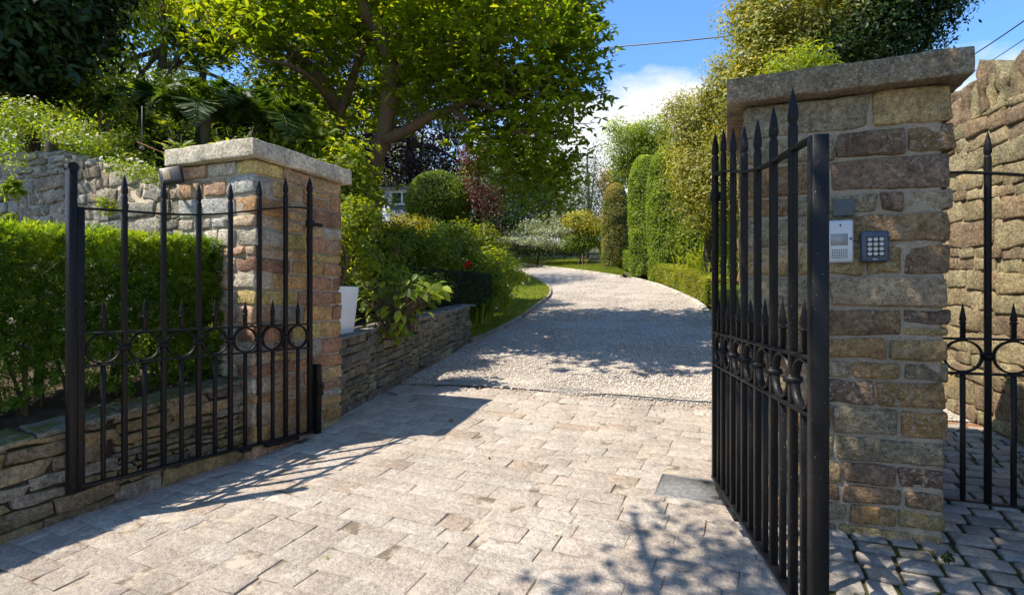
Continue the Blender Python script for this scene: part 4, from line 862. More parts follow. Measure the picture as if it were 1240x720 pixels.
def fern(name, label, base, hub, nf, Lf, trunk=True, group=None, tilt=(0.3, 1.0), mat='fern', droop=1.0, wid=0.28):
    r = thing(name, label, 'fern', base, group=group); hub = np.array(hub, float)
    if trunk: ms = MB(); limb(ms, [np.array(base), (np.array(base) + hub) / 2, hub], 0.055, 0.05, 9, 20, 0.3); ms.build('trunk', M['barkd'], r)
    for k in range(nf):
        az = k / nf * 2 * np.pi + rng.uniform(-0.25, 0.25); el = rng.uniform(*tilt); L1 = Lf * rng.uniform(0.8, 1.1); m = 40; s = np.linspace(0, 1, m)
        hz = np.sin(s * 1.25 * droop + 0.25) * L1 * 0.72 * np.cos(el * 0.6); vz = L1 * (np.sin(el) * s * 0.9 - 0.62 * droop * s ** 2.2)
        Pm = hub + np.column_stack([np.cos(az) * (hz - hz[0]), np.sin(az) * (hz - hz[0]), vz]); T = norm(np.gradient(Pm, axis=0)); side = norm(np.cross(T, np.array([0, 0, 1.0]))); up = np.cross(side, T)
        mb = MB(); tube(mb, Pm, np.linspace(0.009, 0.002, m), 4, (0.2, 0.2, 0.2), caps=False)
        i = np.arange(2, m); wl = wid * np.sin(np.pi * np.clip(s[i], 0.04, 1) ** 0.75) ** 0.8 + 0.015
        for sg in (-1, 1):
            A = Pm[i]; dv = norm(side[i] * sg + T[i] * 0.35 - up[i] * 0.15)
            leaves(mb, A, up[i] + rand_unit(len(i)) * 0.15, 1.0, aspect=0.17, axis=dv * 1.0, jit=0.0, fold=0.1, rv=np.clip(rng.random() + rng.normal(0, 0.1, len(i)), 0, 1), sizes=wl)
        mb.build('frond', L_[mat], r, smooth=False)
    return r
def Pb(pxx, py, Y, z=None):
    p = Wp(pxx, py, Y)
    if z is not None: p[2] = z
    return p
fern('tree_fern', 'tree fern with arching fronds behind the left pillar cap', Pb(245, 0, 6.6, 2.1), Wp(250, 135, 6.6), 15, 1.25, group='tree ferns behind the old wall')
fern('tree_fern', 'tree fern with wide dark fronds above the lichen covered wall', Pb(170, 0, 7.2, 2.2), Wp(172, 135, 7.2), 13, 1.25, group='tree ferns behind the old wall')
fern('tree_fern', 'tree fern standing right of the others beside the forked tree', Pb(325, 0, 7.0, 1.8), Wp(325, 150, 7.0), 13, 1.2, group='tree ferns behind the old wall')
fern('tree_fern', 'tallest tree fern with upright fronds against the sky', Pb(240, 0, 8.4, 2.4), Wp(243, 85, 8.4), 12, 1.4, tilt=(0.9, 1.5), group='tree ferns behind the old wall')
# ------------------------------------------------------------------ planting on the terrace and behind the old wall
shrub('garden_shrub', 'leafy yellow green shrub beside the antenna rod behind the old wall', 'shrub', Pb(135, 0, 6.4, 2.3), [px(130, 150, 6.4, 0.32, 0.42), px(150, 185, 6.2, 0.30, 0.25), px(115, 120, 6.8, 0.3, 0.4)], 240, 16, 0.07, 0.055, L_['lime'], gap=0.25)
shrub('garden_shrub', 'dark shrub behind the top of the old wall beside the left pillar cap', 'shrub', Pb(220, 0, 7.2, 2.1), [px(210, 185, 7.6, 0.8, 0.25), px(300, 195, 7.6, 0.9, 0.3), px(370, 190, 8.0, 0.8, 0.5), px(160, 185, 7.8, 0.8, 0.35)], 520, 20, 0.13, 0.08, L_['dark'], gap=0.05)
shrub('garden_shrub', 'bright bushy plant between the left pillar cap and the forked trunk', 'shrub', Pb(380, 0, 7.6, 1.4), [px(370, 175, 7.4, 0.55, 0.35), px(415, 215, 7.0, 0.32, 0.5), px(350, 180, 7.4, 0.3, 0.2)], 360, 18, 0.12, 0.10, L_['lime'], gap=0.15)
for (pxx, py, Y, lb) in ((225, 168, 5.4, 'young broad leaved sprout showing above the left pillar cap'), (285, 160, 5.8, 'pale leafy sprout beside the corner of the left pillar cap')):
    r = thing('leafy_sprout', lb, 'plant', Pb(pxx, 0, Y, 2.1)); mb = MB(); ms = MB()
    for k in range(6):
        b = np.array(r.location) + rng.normal(0, 0.08, 3) * [1, 1, 0]; e_ = Wp(pxx + rng.uniform(-26, 26), py + rng.uniform(-12, 14), Y); q = limb(ms, [b, (b + e_) / 2, e_], 0.006, 0.003, 5, 12)
        d_ = rand_unit(14) * [1, 1, 0.3] + [0, 0, 0.6]; leaves(mb, np.repeat(q[-4:-2], 7, 0), norm(rand_unit(14) + [0, -0.5, 1]), 0.12, aspect=0.3, axis=norm(d_), detail=1)
    mb.build('foliage', L_['lime'], r, smooth=False); ms.build('stems', M['twig'], r)
# daisies along the wall top
M['daisy'] = m_petal('daisy_petal', (0.75, 0.74, 0.72)); M['daisyc'] = m_plain('daisy_eye', (0.6, 0.42, 0.05), 0.8)
_a = np.arange(11) / 11 * 2 * np.pi
_fm = MB(); leaves(_fm, np.zeros((11, 3)), np.tile([0, 0, 1.0], (11, 1)), 0.014, aspect=0.42, fold=0.0, axis=np.stack([np.cos(_a), np.sin(_a), 0 * _a], 1) * 20, jit=0.1)
_ec = MB(); _ec.add(O8 * 0.0045 + [0, 0, 0.002], [F8])
flower0 = None
def daisies(label, spots, nf):
    global flower0
    c0 = np.mean([Wp(*s[:3]) for s in spots], 0); r = thing('daisy_clump', label, 'flowers', c0 - [0, 0, 0.25], group='daisies on the old wall'); mb = MB(); ms = MB()
    for (a_, b_, Y, rx, rz) in spots:
        P, D = ell_points(int(420 * rx), Wp(a_, b_, Y), (rx, 0.22, rz), 0.2); foliage(mb, P, D, 9, 0.045, 0.032, aspect=0.35)
    for k in range(nf):
        s = spots[rng.integers(len(spots))]; p, D = ell_points(1, Wp(*s[:3]) + [0, -0.08, 0.03], (s[3], 0.22, s[4]), 0.9); p = p[0]
        if p[1] > s[2] + 0.02: p[1] = 2 * s[2] - p[1]
        if flower0 is None:
            f = _fm.build('daisy_flower', M['daisy'], None, smooth=False); e = _ec.build('flower_eye', M['daisyc'], None); e.parent = f; flower0 = (f, e)
        else:
            f = flower0[0].copy(); e = flower0[1].copy(); scene.collection.objects.link(f); scene.collection.objects.link(e); e.parent = f
        f.parent = r; f.location = Vector(p - np.array(r.location)); f.rotation_euler = (0.8 + rng.normal(0, 0.3), rng.normal(0, 0.4), rng.uniform(-1, 1))
        tube(ms, [p + [0, 0, -0.004], p + [0, 0.02, -0.05], p + [rng.normal(0, .02), 0.05, -0.11]], 0.0012, 3, caps=False)
    mb.build('foliage', L_['mid'], r, smooth=False); ms.build('stems', L_['mid'], r)
daisies('big mound of white daisies on the wall top at the left edge', [(15, 142, 5.3, 0.28, 0.18), (45, 140, 5.3, 0.22, 0.13), (10, 185, 5.0, 0.12, 0.2)], 80)
daisies('trailing white daisies on the middle of the old wall top', [(80, 160, 5.0, 0.25, 0.10), (105, 175, 4.95, 0.2, 0.08)], 45)
daisies('small white daisies where the old wall meets the left pillar', [(160, 205, 4.75, 0.16, 0.07), (180, 212, 4.7, 0.1, 0.08)], 26)
def wall_plant(label, pxx, py, Y, s, mat='mid', leaf=0.03):
    p = Wp(pxx, py, Y); r = thing('wall_plant', label, 'plant', p); mb = MB(); P, D = ell_points(40, p, (s, s * 0.5, s), 0.1); foliage(mb, P, D, 10, s * 0.25, leaf, aspect=0.5); mb.build('foliage', L_[mat], r, smooth=False)
wall_plant('small green plant growing from the old wall near the left edge', 12, 265, 4.95, 0.06)
wall_plant('broad green leaves hanging on the old wall below the daisies', 16, 228, 4.9, 0.07, 'mid', 0.06)
wall_plant('pale green weed growing out of the old wall behind the gate spears', 128, 250, 4.75, 0.08, 'lime')
wall_plant('yellow green moss tuft on the low wall behind the gate bars', 165, 418, 3.75, 0.10, 'lime', 0.02)
wall_plant('small weed at the foot of the hedge beside the left pillar', 258, 400, 4.15, 0.05, 'lime', 0.02)
wall_plant('tiny weed growing between the setts at the right pillar foot', 1148, 674, 2.52, 0.018, 'dark', 0.016)

# ------------------------------------------------------------------ the bed beyond the left pillar
pot = Wp(404, 403, 5.75); pot = np.array([pot[0], pot[1], 0.84])
r = thing('planter_pot', 'white tapered square planter beside the left pillar', 'plant pot', pot)
M['white'] = m_plain('white_glazed_pot', (0.78, 0.78, 0.76), 0.35, 0.5, 0.04, 6)
mb = MB(); w0, w1, hh = 0.145, 0.185, 0.50; V = []
for (w, z) in ((w0, 0), (w1, hh), (w1 - 0.015, hh), (w1 - 0.03, hh - 0.05)): V += [(-w, -w, z), (w, -w, z), (w, w, z), (-w, w, z)]
Q = [(i * 4 + j, i * 4 + (j + 1) % 4, i * 4 + 4 + (j + 1) % 4, i * 4 + 4 + j) for i in range(3) for j in range(4)] + [(3, 2, 1, 0), (12, 13, 14, 15)]
mb.add(V, [np.array(Q)]); o = mb.build('pot', M['white'], r, smooth=False, local=True); bevel(o, 0.006, 3); r.rotation_euler = (0, 0, -0.38)
shrub('potted_shrub', 'yellow green leafy shrub growing in the white planter', 'shrub', pot + [0, 0, 0.45], [px(418, 320, 5.8, 0.17, 0.22), px(412, 285, 5.9, 0.15, 0.25), px(432, 265, 6.2, 0.22, 0.25), px(440, 310, 6.1, 0.14, 0.2)], 260, 12, 0.06, 0.06, L_['lime'], gap=0.15)
def bigleaf(label, pts, n, size, Y, mat='fern'):
    c0 = Wp(np.mean([p[0] for p in pts]), np.mean([p[1] for p in pts]), Y); r = thing('broad_leaved_plant', label, 'plant', (c0[0], c0[1], ztWB(c0[0], c0[1]) - 0.03)); mb = MB(); ms = MB()
    for k in range(n):
        p = pts[rng.integers(len(pts))]; e_ = Wp(p[0] + rng.normal(0, p[2]), p[1] + rng.normal(0, p[3]), Y + rng.uniform(-0.25, 0.2)); b = np.array(r.location) + rng.normal(0, 0.1, 3) * [1, 1, 0]; q = limb(ms, [b, (b + e_) / 2 + [0, 0, 0.08], e_], 0.006, 0.003, 4, 8)
        dv = norm((e_ - b)[None] * [1, 1, 0.2] + rand_unit(1) * 0.3); leaves(mb, e_[None], norm(np.array([[0, -0.45, 1.0]]) + rand_unit(1) * 0.35), size, aspect=0.62, axis=dv, droop=0.3, detail=1)
    mb.build('foliage', L_[mat], r, smooth=False); ms.build('stems', M['twig'], r)
bigleaf('broad blue green leaved plant spilling over the garden wall', [(455, 365, 16, 14), (485, 370, 14, 12), (440, 345, 12, 10), (480, 395, 8, 8), (500, 350, 12, 8), (520, 352, 10, 6)], 240, 0.125, 6.3, 'mid')
fb, cb = box_surf([Pb(452, 0, 8.0)[:2], Pb(500, 0, 8.6)[:2], Pb(560, 0, 9.6)[:2], Pb(582, 0, 10.3)[:2]], 0.5, lambda x, y: 0.78 + (y - 5.3) * 0.078, lambda x, y: 1.70 + 0 * x, 0.06)
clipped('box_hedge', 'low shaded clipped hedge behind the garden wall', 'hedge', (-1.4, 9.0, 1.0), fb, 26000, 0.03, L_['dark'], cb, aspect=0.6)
shrub('rose_bush', 'leafy rose bush with pink blooms behind the shaded low hedge', 'rose bush', Pb(480, 0, 9.6, 1.1), [px(480, 300, 9.4, 0.55, 0.4), px(455, 315, 9.2, 0.3, 0.35), px(520, 305, 9.8, 0.5, 0.35)], 380, 16, 0.1, 0.085, L_['mid'], gap=0.12, gs=2.2)
mf = MB(); 
for (a_, b_) in ((477, 304), (472, 311), (480, 300)):
    p = Wp(a_, b_, 8.75); leaves(mf, np.repeat(p[None], 16, 0) + rng.normal(0, 0.02, (16, 3)), rand_unit(16) + [0, -1, 0.4], 0.06, aspect=0.8, fold=0.6)
o = mf.build('blossom', m_petal('pink_petal', (0.55, 0.12, 0.22)), bpy.data.objects['rose_bush'], smooth=False)
shrub('rose_bush', 'rose bush with single red bloom at the end of the shaded hedge', 'rose bush', Pb(565, 0, 10.6, 1.1), [px(560, 320, 10.6, 0.5, 0.35), px(545, 300, 11, 0.5, 0.5), px(590, 330, 10.8, 0.35, 0.3)], 380, 16, 0.1, 0.085, L_['mid'], gap=0.12, gs=2.2)
mf = MB(); p = Wp(567, 320, 10.0); leaves(mf, np.repeat(p[None], 26, 0) + rng.normal(0, 0.018, (26, 3)), rand_unit(26) + [0, -1, 0.4], 0.065, aspect=0.8, fold=0.6)
mf.build('blossom', m_petal('red_petal', (0.60, 0.03, 0.02)), bpy.data.objects['rose_bush.001'], smooth=False)
shrub('acid_green_shrub', 'acid yellow green shrub in front of the white summerhouse', 'shrub', Pb(480, 0, 12.0, 1.6), [px(468, 285, 11.6, 0.5, 0.25), px(500, 275, 11.8, 0.5, 0.25), px(440, 290, 11, 0.4, 0.4), px(520, 290, 12, 0.4, 0.3)], 420, 16, 0.1, 0.085, L_['yellow'], gap=0.15, gs=2.0)
fd, cd = dome_surf(Wp(530, 0, 13.5)[:2], 0.80, 0.80, 1.95, 2.44, 2.1)
# ball: widen the top part into a near sphere
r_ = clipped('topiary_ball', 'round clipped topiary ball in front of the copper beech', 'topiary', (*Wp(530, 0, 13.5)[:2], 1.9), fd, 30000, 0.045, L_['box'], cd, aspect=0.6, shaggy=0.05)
shrub('garden_shrub', 'mixed green shrub beneath the clipped ball', 'shrub', Pb(530, 0, 12.6, 1.6), [px(505, 300, 12.2, 0.5, 0.35), px(545, 290, 12.4, 0.6, 0.5), px(585, 300, 12.6, 0.5, 0.5), px(600, 318, 12.0, 0.4, 0.3)], 520, 16, 0.12, 0.09, L_['lime'], gap=0.2, gs=2.0)
tree('burgundy_tree', 'small burgundy leaved tree right of the clipped ball', Pb(590, 0, 13.6, 1.75), Wp(578, 200, 13.6), [px(578, 195, 12.6, 0.30, 0.5), px(575, 205, 12.6, 0.35, 0.5), px(590, 245, 13.4, 0.45, 0.5), px(600, 290, 13.2, 0.4, 0.35), px(566, 235, 13.4, 0.3, 0.45), px(565, 185, 13.6, 0.2, 0.25)], 420, 15, 0.10, 0.06, L_['burgundy'], 0.05, gap=0.08, gs=2.5)
shrub('flowering_perennials', 'pale leaved flowering perennials at the bend of the lawn', 'plants', Pb(600, 0, 11.6, 1.0), [px(598, 350, 11.4, 0.45, 0.3), px(615, 335, 12.4, 0.4, 0.25), px(585, 365, 10.9, 0.3, 0.25), px(610, 318, 13.0, 0.4, 0.2)], 460, 15, 0.09, 0.075, L_['lime'], gap=0.2, gs=2.2, flowers=(M['daisy'], 40, 0.04))
def strappy(label, pxx, py, Y, n, L1, mat='mid', spread=0.3):
    p = Pb(pxx, py, Y); zb = min(p[2], 5.0); r = thing('strap_leaved_plant', label, 'plant', p); mb = MB()
    for k in range(n):
        az = rng.uniform(0, 6.28); le = L1 * rng.uniform(0.6, 1.1); ou = le * rng.uniform(0.2, 0.65); b = p + rng.normal(0, spread * 0.3, 3) * [1, 1, 0]; t_ = np.linspace(0, 1, 8)
        q = b + np.column_stack([np.cos(az) * ou * t_ ** 1.6, np.sin(az) * ou * t_ ** 1.6, le * (t_ - 0.35 * t_ ** 3)]); w = 0.014 * np.sin(np.pi * np.clip(t_ * 0.92 + 0.08, 0, 1)) ** 0.6 + 0.001
        sd = np.array([-np.sin(az), np.cos(az), 0]); V = np.concatenate([q + sd * w[:, None], q - sd * w[:, None]]); i = np.arange(7); mb.add(V, [np.stack([i, i + 1, i + 9, i + 8], 1)], np.full((16, 3), rng.random()))
    mb.build('blades', L_[mat], r, smooth=False)
strappy('arching strap leaved clump beside the end of the garden wall', 583, 392, 10.2, 170, 0.75)
strappy('arching green blades beside the narrow lawn', 600, 375, 11.4, 150, 0.7)
strappy('tall upright iris leaves behind the sunlit box hedge', 860, 345, 15.0, 260, 1.25, 'lime', 1.2)
strappy('iris leaves seen through the bars of the right gate', 885, 345, 12.9, 160, 1.1, 'lime', 1.0)

shrub('garden_shrub', 'leafy ground planting along the top of the garden wall behind the planter', 'shrub', Pb(470, 0, 7.4, 1.0), [px(455, 345, 7.4, 0.5, 0.3), px(500, 350, 8.0, 0.5, 0.25), px(430, 300, 7.4, 0.35, 0.45), px(425, 240, 7.6, 0.3, 0.4), px(455, 310, 8.4, 0.5, 0.35)], 420, 16, 0.09, 0.075, L_['mid'], gap=0.05)
shrub('garden_shrub', 'tall leafy shrub around the foot of the forked trunk', 'shrub', Pb(425, 0, 8.8, 1.0), [px(420, 270, 8.8, 0.45, 0.5), px(450, 285, 9.2, 0.4, 0.4), px(400, 240, 9.0, 0.5, 0.6), px(460, 245, 9.5, 0.25, 0.25)], 380, 16, 0.1, 0.08, L_['lime'], gap=0.1)
# white summerhouse glimpsed behind the shrubs
c0 = Wp(480, 262, 17.0); r = thing('summerhouse', 'small white summerhouse with grey slate skirt glimpsed behind the shrubs', 'summerhouse', (c0[0], c0[1], 2.9), -0.1)
M['wpaint'] = m_plain('white_painted_wood', (0.72, 0.72, 0.70), 0.5, 0.4, 0.06, 5); M['slategrey'] = m_plain('grey_slates', (0.07, 0.085, 0.11), 0.6, 0.4, 0.25, 18, 0.01); M['glass'] = m_plain('window_glass', (0.03, 0.045, 0.06), 0.08, 0.8)
def part(name, mat, root, boxes, bv=0.004):
    mb = MB()
    for lo, hi in boxes: box(mb, lo, hi)
    return bevel(mb.build(name, mat, root, False, True), bv, 1)
part('wall', M['wpaint'], r, [((-0.45, 0, -0.5), (-0.20, 2.0, 1.8)), ((0.9, 0, -0.5), (1.1, 2.0, 1.8)), ((-0.2, 0.05, 1.72), (0.9, 2.0, 1.8)), ((-0.2, 1.9, -0.5), (0.9, 2.0, 1.72))])
part('slate_panel', M['slategrey'], r, [((-0.2, 0.02, -0.5), (0.9, 0.1, 1.28))])
w_ = part('window_frame', M['wpaint'], r, [((-0.2, 0.0, 1.28), (0.9, 0.1, 1.34)), ((-0.2, 0.0, 1.66), (0.9, 0.1, 1.72)), ((-0.2, 0.0, 1.34), (-0.14, 0.1, 1.66)), ((0.15, 0.0, 1.34), (0.20, 0.1, 1.66)), ((0.5, 0.0, 1.34), (0.55, 0.1, 1.66)), ((0.84, 0.0, 1.34), (0.9, 0.1, 1.66))])
g_ = MB(); box(g_, (-0.14, 0.05, 1.34), (0.84, 0.06, 1.66)); o = g_.build('pane', M['glass'], r, False, True); o.parent = w_
mb = MB(); V = [(-0.55, -0.15, 1.78), (1.2, -0.15, 1.78), (1.2, 2.15, 1.78), (-0.55, 2.15, 1.78), (-0.55, 1.0, 2.15), (1.2, 1.0, 2.15)]; mb.add(V, [np.array([(0, 1, 5, 4), (2, 3, 4, 5), (3, 2, 1, 0)]), np.array([(0, 4, 3), (1, 2, 5)])]); mb.build('roof', M['slategrey'], r, False, True)

# ------------------------------------------------------------------ end of the drive
tree('variegated_dogwood', 'pale variegated shrub in spreading tiers beyond the curved lawn', Pb(650, 0, 27.5, 3.0), Wp(660, 262, 27.5),
     [px(672, 262, 27.5, 0.9, 0.16), px(660, 272, 27.3, 1.5, 0.16), px(668, 282, 27, 1.7, 0.16), px(640, 293, 27, 1.8, 0.18), px(670, 297, 27, 1.2, 0.16)], 460, 20, 0.13, 0.10, L_['varieg'], 0.06, gap=0.02, flat=0.35, shell=0.2)
shrub('grey_green_shrub', 'rounded grey green shrub left of the variegated tiers', 'shrub', Pb(618, 0, 27, 3.0), [px(628, 290, 27, 0.6, 0.45), px(606, 305, 27, 0.6, 0.4)], 260, 20, 0.2, 0.11, L_['grey'], gap=0.03)
shrub('yellow_shrub', 'bright yellow shrub beside the clipped dome', 'shrub', Pb(705, 0, 26.5, 2.9), [px(703, 268, 26.5, 0.75, 0.5), px(716, 275, 26.2, 0.6, 0.4), px(692, 272, 26.4, 0.4, 0.4)], 260, 22, 0.16, 0.10, L_['yellow'], gap=0.08)
shrub('garden_shrub', 'red tinged low shrub under the yellow shrub', 'shrub', Pb(705, 0, 25.6, 2.7), [px(705, 292, 26.6, 0.8, 0.4), px(728, 288, 26.6, 0.6, 0.5), px(690, 296, 26.6, 0.5, 0.3)], 260, 22, 0.16, 0.10, L_['mid'], gap=0.05)
shrub('garden_shrub', 'low border planting at the far edge of the curved lawn', 'shrub', Pb(650, 0, 26.3, 2.75), [px(600, 306, 28.5, 0.9, 0.3), px(635, 302, 28.5, 1.0, 0.35), px(665, 302, 28.5, 0.9, 0.3), px(695, 302, 28, 0.8, 0.3)], 420, 22, 0.15, 0.10, L_['fern'], gap=0.03)
tree('dark_conifer', 'dark evergreen mass behind the variegated shrub', Pb(620, 0, 32, 3.5), Wp(620, 230, 32), [px(600, 275, 31, 2.0, 1.4), px(640, 262, 32, 1.9, 1.2), px(570, 265, 31, 2.2, 1.6), px(700, 270, 33, 2.0, 1.2), px(610, 235, 33, 2.6, 1.3), px(600, 262, 29, 1.6, 0.8)], 1400, 22, 0.3, 0.18, L_['dark'], 0.2, gap=0.0, shell=0.3, ev=15)
tree('birch_tree', 'loose pale green feathery tree at the far end of the drive', Pb(712, 0, 30, 3.3), Wp(712, 190, 30), [px(715, 215, 30, 1.1, 1.4), px(700, 245, 30, 1.4, 1.0), px(722, 180, 30, 0.6, 0.9), px(735, 245, 30, 0.9, 0.9)], 620, 14, 0.28, 0.10, L_['grey'], 0.1, gap=0.25, gs=1.4)
tree('orange_leaved_tree', 'small orange yellow tree glimpsed between far trees', Pb(738, 0, 36, 4), Wp(738, 230, 36), [px(738, 222, 36, 0.7, 0.9), px(648, 246, 38, 0.6, 0.5)], 160, 20, 0.2, 0.14, m_leaf('orange_leaf', (0.30, 0.17, 0.02), (0.45, 0.28, 0.03), None, 0.3, 1.3), 0.08)
tree('ash_tree', 'bright green bushy tree rising behind the clipped dome', Pb(768, 0, 31, 3.6), Wp(768, 180, 31), [px(765, 180, 31, 1.4, 1.5), px(790, 165, 31, 1.3, 1.1), px(757, 205, 31, 1.0, 1.1), px(748, 160, 31, 0.6, 0.9), px(800, 190, 31, 1.4, 1.4)], 900, 24, 0.26, 0.15, L_['lime'], 0.18, gap=0.05)
# distant wood that closes the view on both sides
for (a_, b_, Y, rx, rz, lb) in ((620, 215, 38, 4, 2.4, 'green tree at the far end seen under the boughs of the forked tree'), (520, 250, 40, 5, 3.2, 'wide dark tree beyond the summerhouse'), (380, 180, 30, 6, 4.0, 'tall green tree behind the copper beech'), (240, 200, 28, 5, 3.5, 'green tree far behind the tree ferns'), (60, 150, 26, 5, 4, 'green tree far behind the laurel'),
                               (900, 240, 34, 5, 3.5, 'green tree far behind the golden holly'), (1050, 200, 30, 6, 3.0, 'green tree far behind the right pillar')):
    p = Wp(a_, b_, Y); tree('woodland_tree', lb, (p[0], p[1], p[2] - rz - 1.5), p, [(p[0], p[1], p[2], rx, 3, rz), (p[0] - rx * 0.5, p[1] - 1, p[2] - rz * 0.4, rx * 0.7, 2.5, rz * 0.7), (p[0] + rx * 0.5, p[1] - 1, p[2] - rz * 0.4, rx * 0.7, 2.5, rz * 0.7)], 700, 18, 0.5, 0.30, L_['dark'] if a_ == 520 else L_['mid'], 0.25, gap=0.05, ev=20)

# ------------------------------------------------------------------ right side of the drive
def gpx(*ps): return [tuple(G(*p)[:2]) for p in ps]
hb1 = gpx((772, 334), (752, 327), (735, 320), (722, 315)); f1, c1_ = box_surf([(x + 0.55, y + 0.3) for x, y in hb1], 0.7, lambda x, y: H(x, y), lambda x, y: H(x, y) + 0.78, 0.07)
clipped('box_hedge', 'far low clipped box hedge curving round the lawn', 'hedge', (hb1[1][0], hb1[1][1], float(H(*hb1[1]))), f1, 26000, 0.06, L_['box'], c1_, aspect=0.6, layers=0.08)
hb2 = gpx((786, 340), (803, 346), (825, 355), (847, 366), (858, 373)); hb2 = [(x + 0.30, y + 0.25) for x, y in hb2]
f2, c2_ = box_surf(hb2, 0.55, lambda x, y: H(x, y), lambda x, y: H(x, y) + 0.62, 0.06)
clipped('box_hedge', 'sunlit low clipped box hedge along the right side of the gravel', 'hedge', (hb2[2][0], hb2[2][1], float(H(*hb2[2]))), f2, 32000, 0.04, m_leaf('golden_box_leaf', (0.11, 0.15, 0.012), (0.22, 0.25, 0.02), (0.30, 0.30, 0.03), 0.35, 1.8), c2_, aspect=0.6, layers=0.07)
hb3 = [tuple(np.array(G(862, 379)[:2]) + [0.32, 0.2]), tuple(np.array(G(885, 398)[:2]) + [0.3, 0.2]), tuple(np.array(G(925, 430)[:2]) + [0.3, 0.2]), (3.7, 6.6)]
f3, c3_ = box_surf(hb3, 0.5, lambda x, y: H(x, y), lambda x, y: H(x, y) + 0.55, 0.06)
clipped('box_hedge', 'nearest low box hedge seen through the bars of the right gate', 'hedge', (hb3[1][0], hb3[1][1], float(H(*hb3[1]))), f3, 22000, 0.035, L_['box'], c3_, aspect=0.6, layers=0.07)
def col(label, pa, Y, rx, ry, topy, mat, name='clipped_hedge', cat='hedge', n=30000, size=0.07, pw=3.2):
    p = Wp(pa, 0, Y); zb = float(H(p[0], Y)); zt = HC - (topy - CY) / F * Y; fd, cd = dome_surf((p[0], Y), rx, ry, zt - zb, zb, pw)
    clipped(name, label, cat, (p[0], Y, zb), fd, n, size, mat, cd, aspect=0.55, shaggy=0.12, layers=0.14)
col('low rounded clipped dome of bronze green foliage at the end of the drive', 746, 24, 0.68, 0.7, 222, m_leaf('bronze_leaf', (0.09, 0.12, 0.02), (0.18, 0.19, 0.03), (0.28, 0.22, 0.06), 0.35, 1.6), 'topiary_dome', 'topiary', 26000, 0.06, 2.0)
L_['hornb'] = m_leaf('hornbeam_leaf', (0.07, 0.13, 0.012), (0.15, 0.22, 0.02), (0.22, 0.28, 0.04), 0.42, 2.0)
col('tall narrow clipped green column beside the bronze dome', 783, 19.5, 0.62, 0.9, 190, L_['hornb'], n=44000)
col('tall wide clipped green column with sunlit top', 815, 17.6, 0.80, 1.1, 178, L_['hornb'], n=60000)
col('clipped green column half hidden by the golden holly', 850, 16.6, 0.8, 1.1, 185, L_['hornb'], n=40000)
tree('golden_holly_tree', 'golden variegated tree between the clipped columns and the right pillar', Pb(862, 0, 13.5, 1.5), Wp(862, 150, 13.5),
     [px(850, 210, 13.4, 0.8, 0.9), px(862, 150, 13.6, 0.8, 0.8), px(885, 105, 13.0, 0.8, 0.7), px(840, 170, 14.0, 0.7, 0.9), px(880, 230, 12.6, 0.8, 0.8), px(858, 265, 13.2, 0.5, 0.4), px(825, 135, 14.4, 0.5, 0.5), px(835, 255, 13.6, 0.4, 0.5)], 1700, 22, 0.16, 0.085, L_['golden'], 0.12, gap=0.08, gs=1.5, detail=0)
tree('holly_tree', 'tall evergreen tree with sunlit golden left side rising behind the right pillar', Pb(985, 0, 9.5, 0.9), Wp(985, 60, 9.5),
     [px(930, 60, 9.3, 0.7, 0.75), px(960, 20, 9.4, 0.9, 0.8), px(905, 110, 9.2, 0.5, 0.6), px(915, 20, 9.6, 0.5, 0.6), px(950, 100, 9.0, 0.7, 0.5), px(1000, 40, 9.6, 0.9, 0.8), px(900, 170, 9.6, 0.5, 0.8)], 1700, 22, 0.14, 0.075, L_['golden'], 0.12, gap=0.06, gs=1.6)
tree('dark_holly_tree', 'dark green evergreen crown over the right pillar cap', Pb(1060, 0, 9.2, 0.9), Wp(1050, 40, 9.2),
     [px(1040, 50, 9.2, 0.8, 0.7), px(1090, 20, 9.2, 0.8, 0.65), px(1130, 5, 9.0, 0.55, 0.5), px(1060, 0, 9.4, 1.0, 0.8), px(1000, 75, 8.8, 0.6, 0.4), px(1110, 55, 9.2, 0.4, 0.35), px(1050, -60, 9.4, 1.2, 0.8), px(1160, -10, 9.2, 0.3, 0.4)], 2300, 22, 0.13, 0.075, L_['laurel'], 0.14, gap=0.0, gs=1.6, shell=0.2)
shrub('garden_shrub', 'lush green planting between the iris leaves and the golden tree', 'shrub', Pb(880, 0, 13, 1.4), [px(878, 300, 14.5, 0.6, 0.6), px(845, 308, 16, 0.5, 0.4), px(910, 290, 13, 0.7, 0.7), px(905, 325, 12.5, 0.4, 0.4), px(940, 300, 12, 0.7, 0.8)], 500, 18, 0.14, 0.08, L_['lime'], gap=0.05)
shrub('garden_shrub', 'bright leafy twigs just above the right pillar cap', 'shrub', Pb(960, 0, 6.2, 0.6), [px(955, 85, 6.0, 0.28, 0.2), px(985, 75, 6.0, 0.2, 0.16)], 110, 14, 0.07, 0.07, L_['lime'], gap=0.05, aspect=0.3)
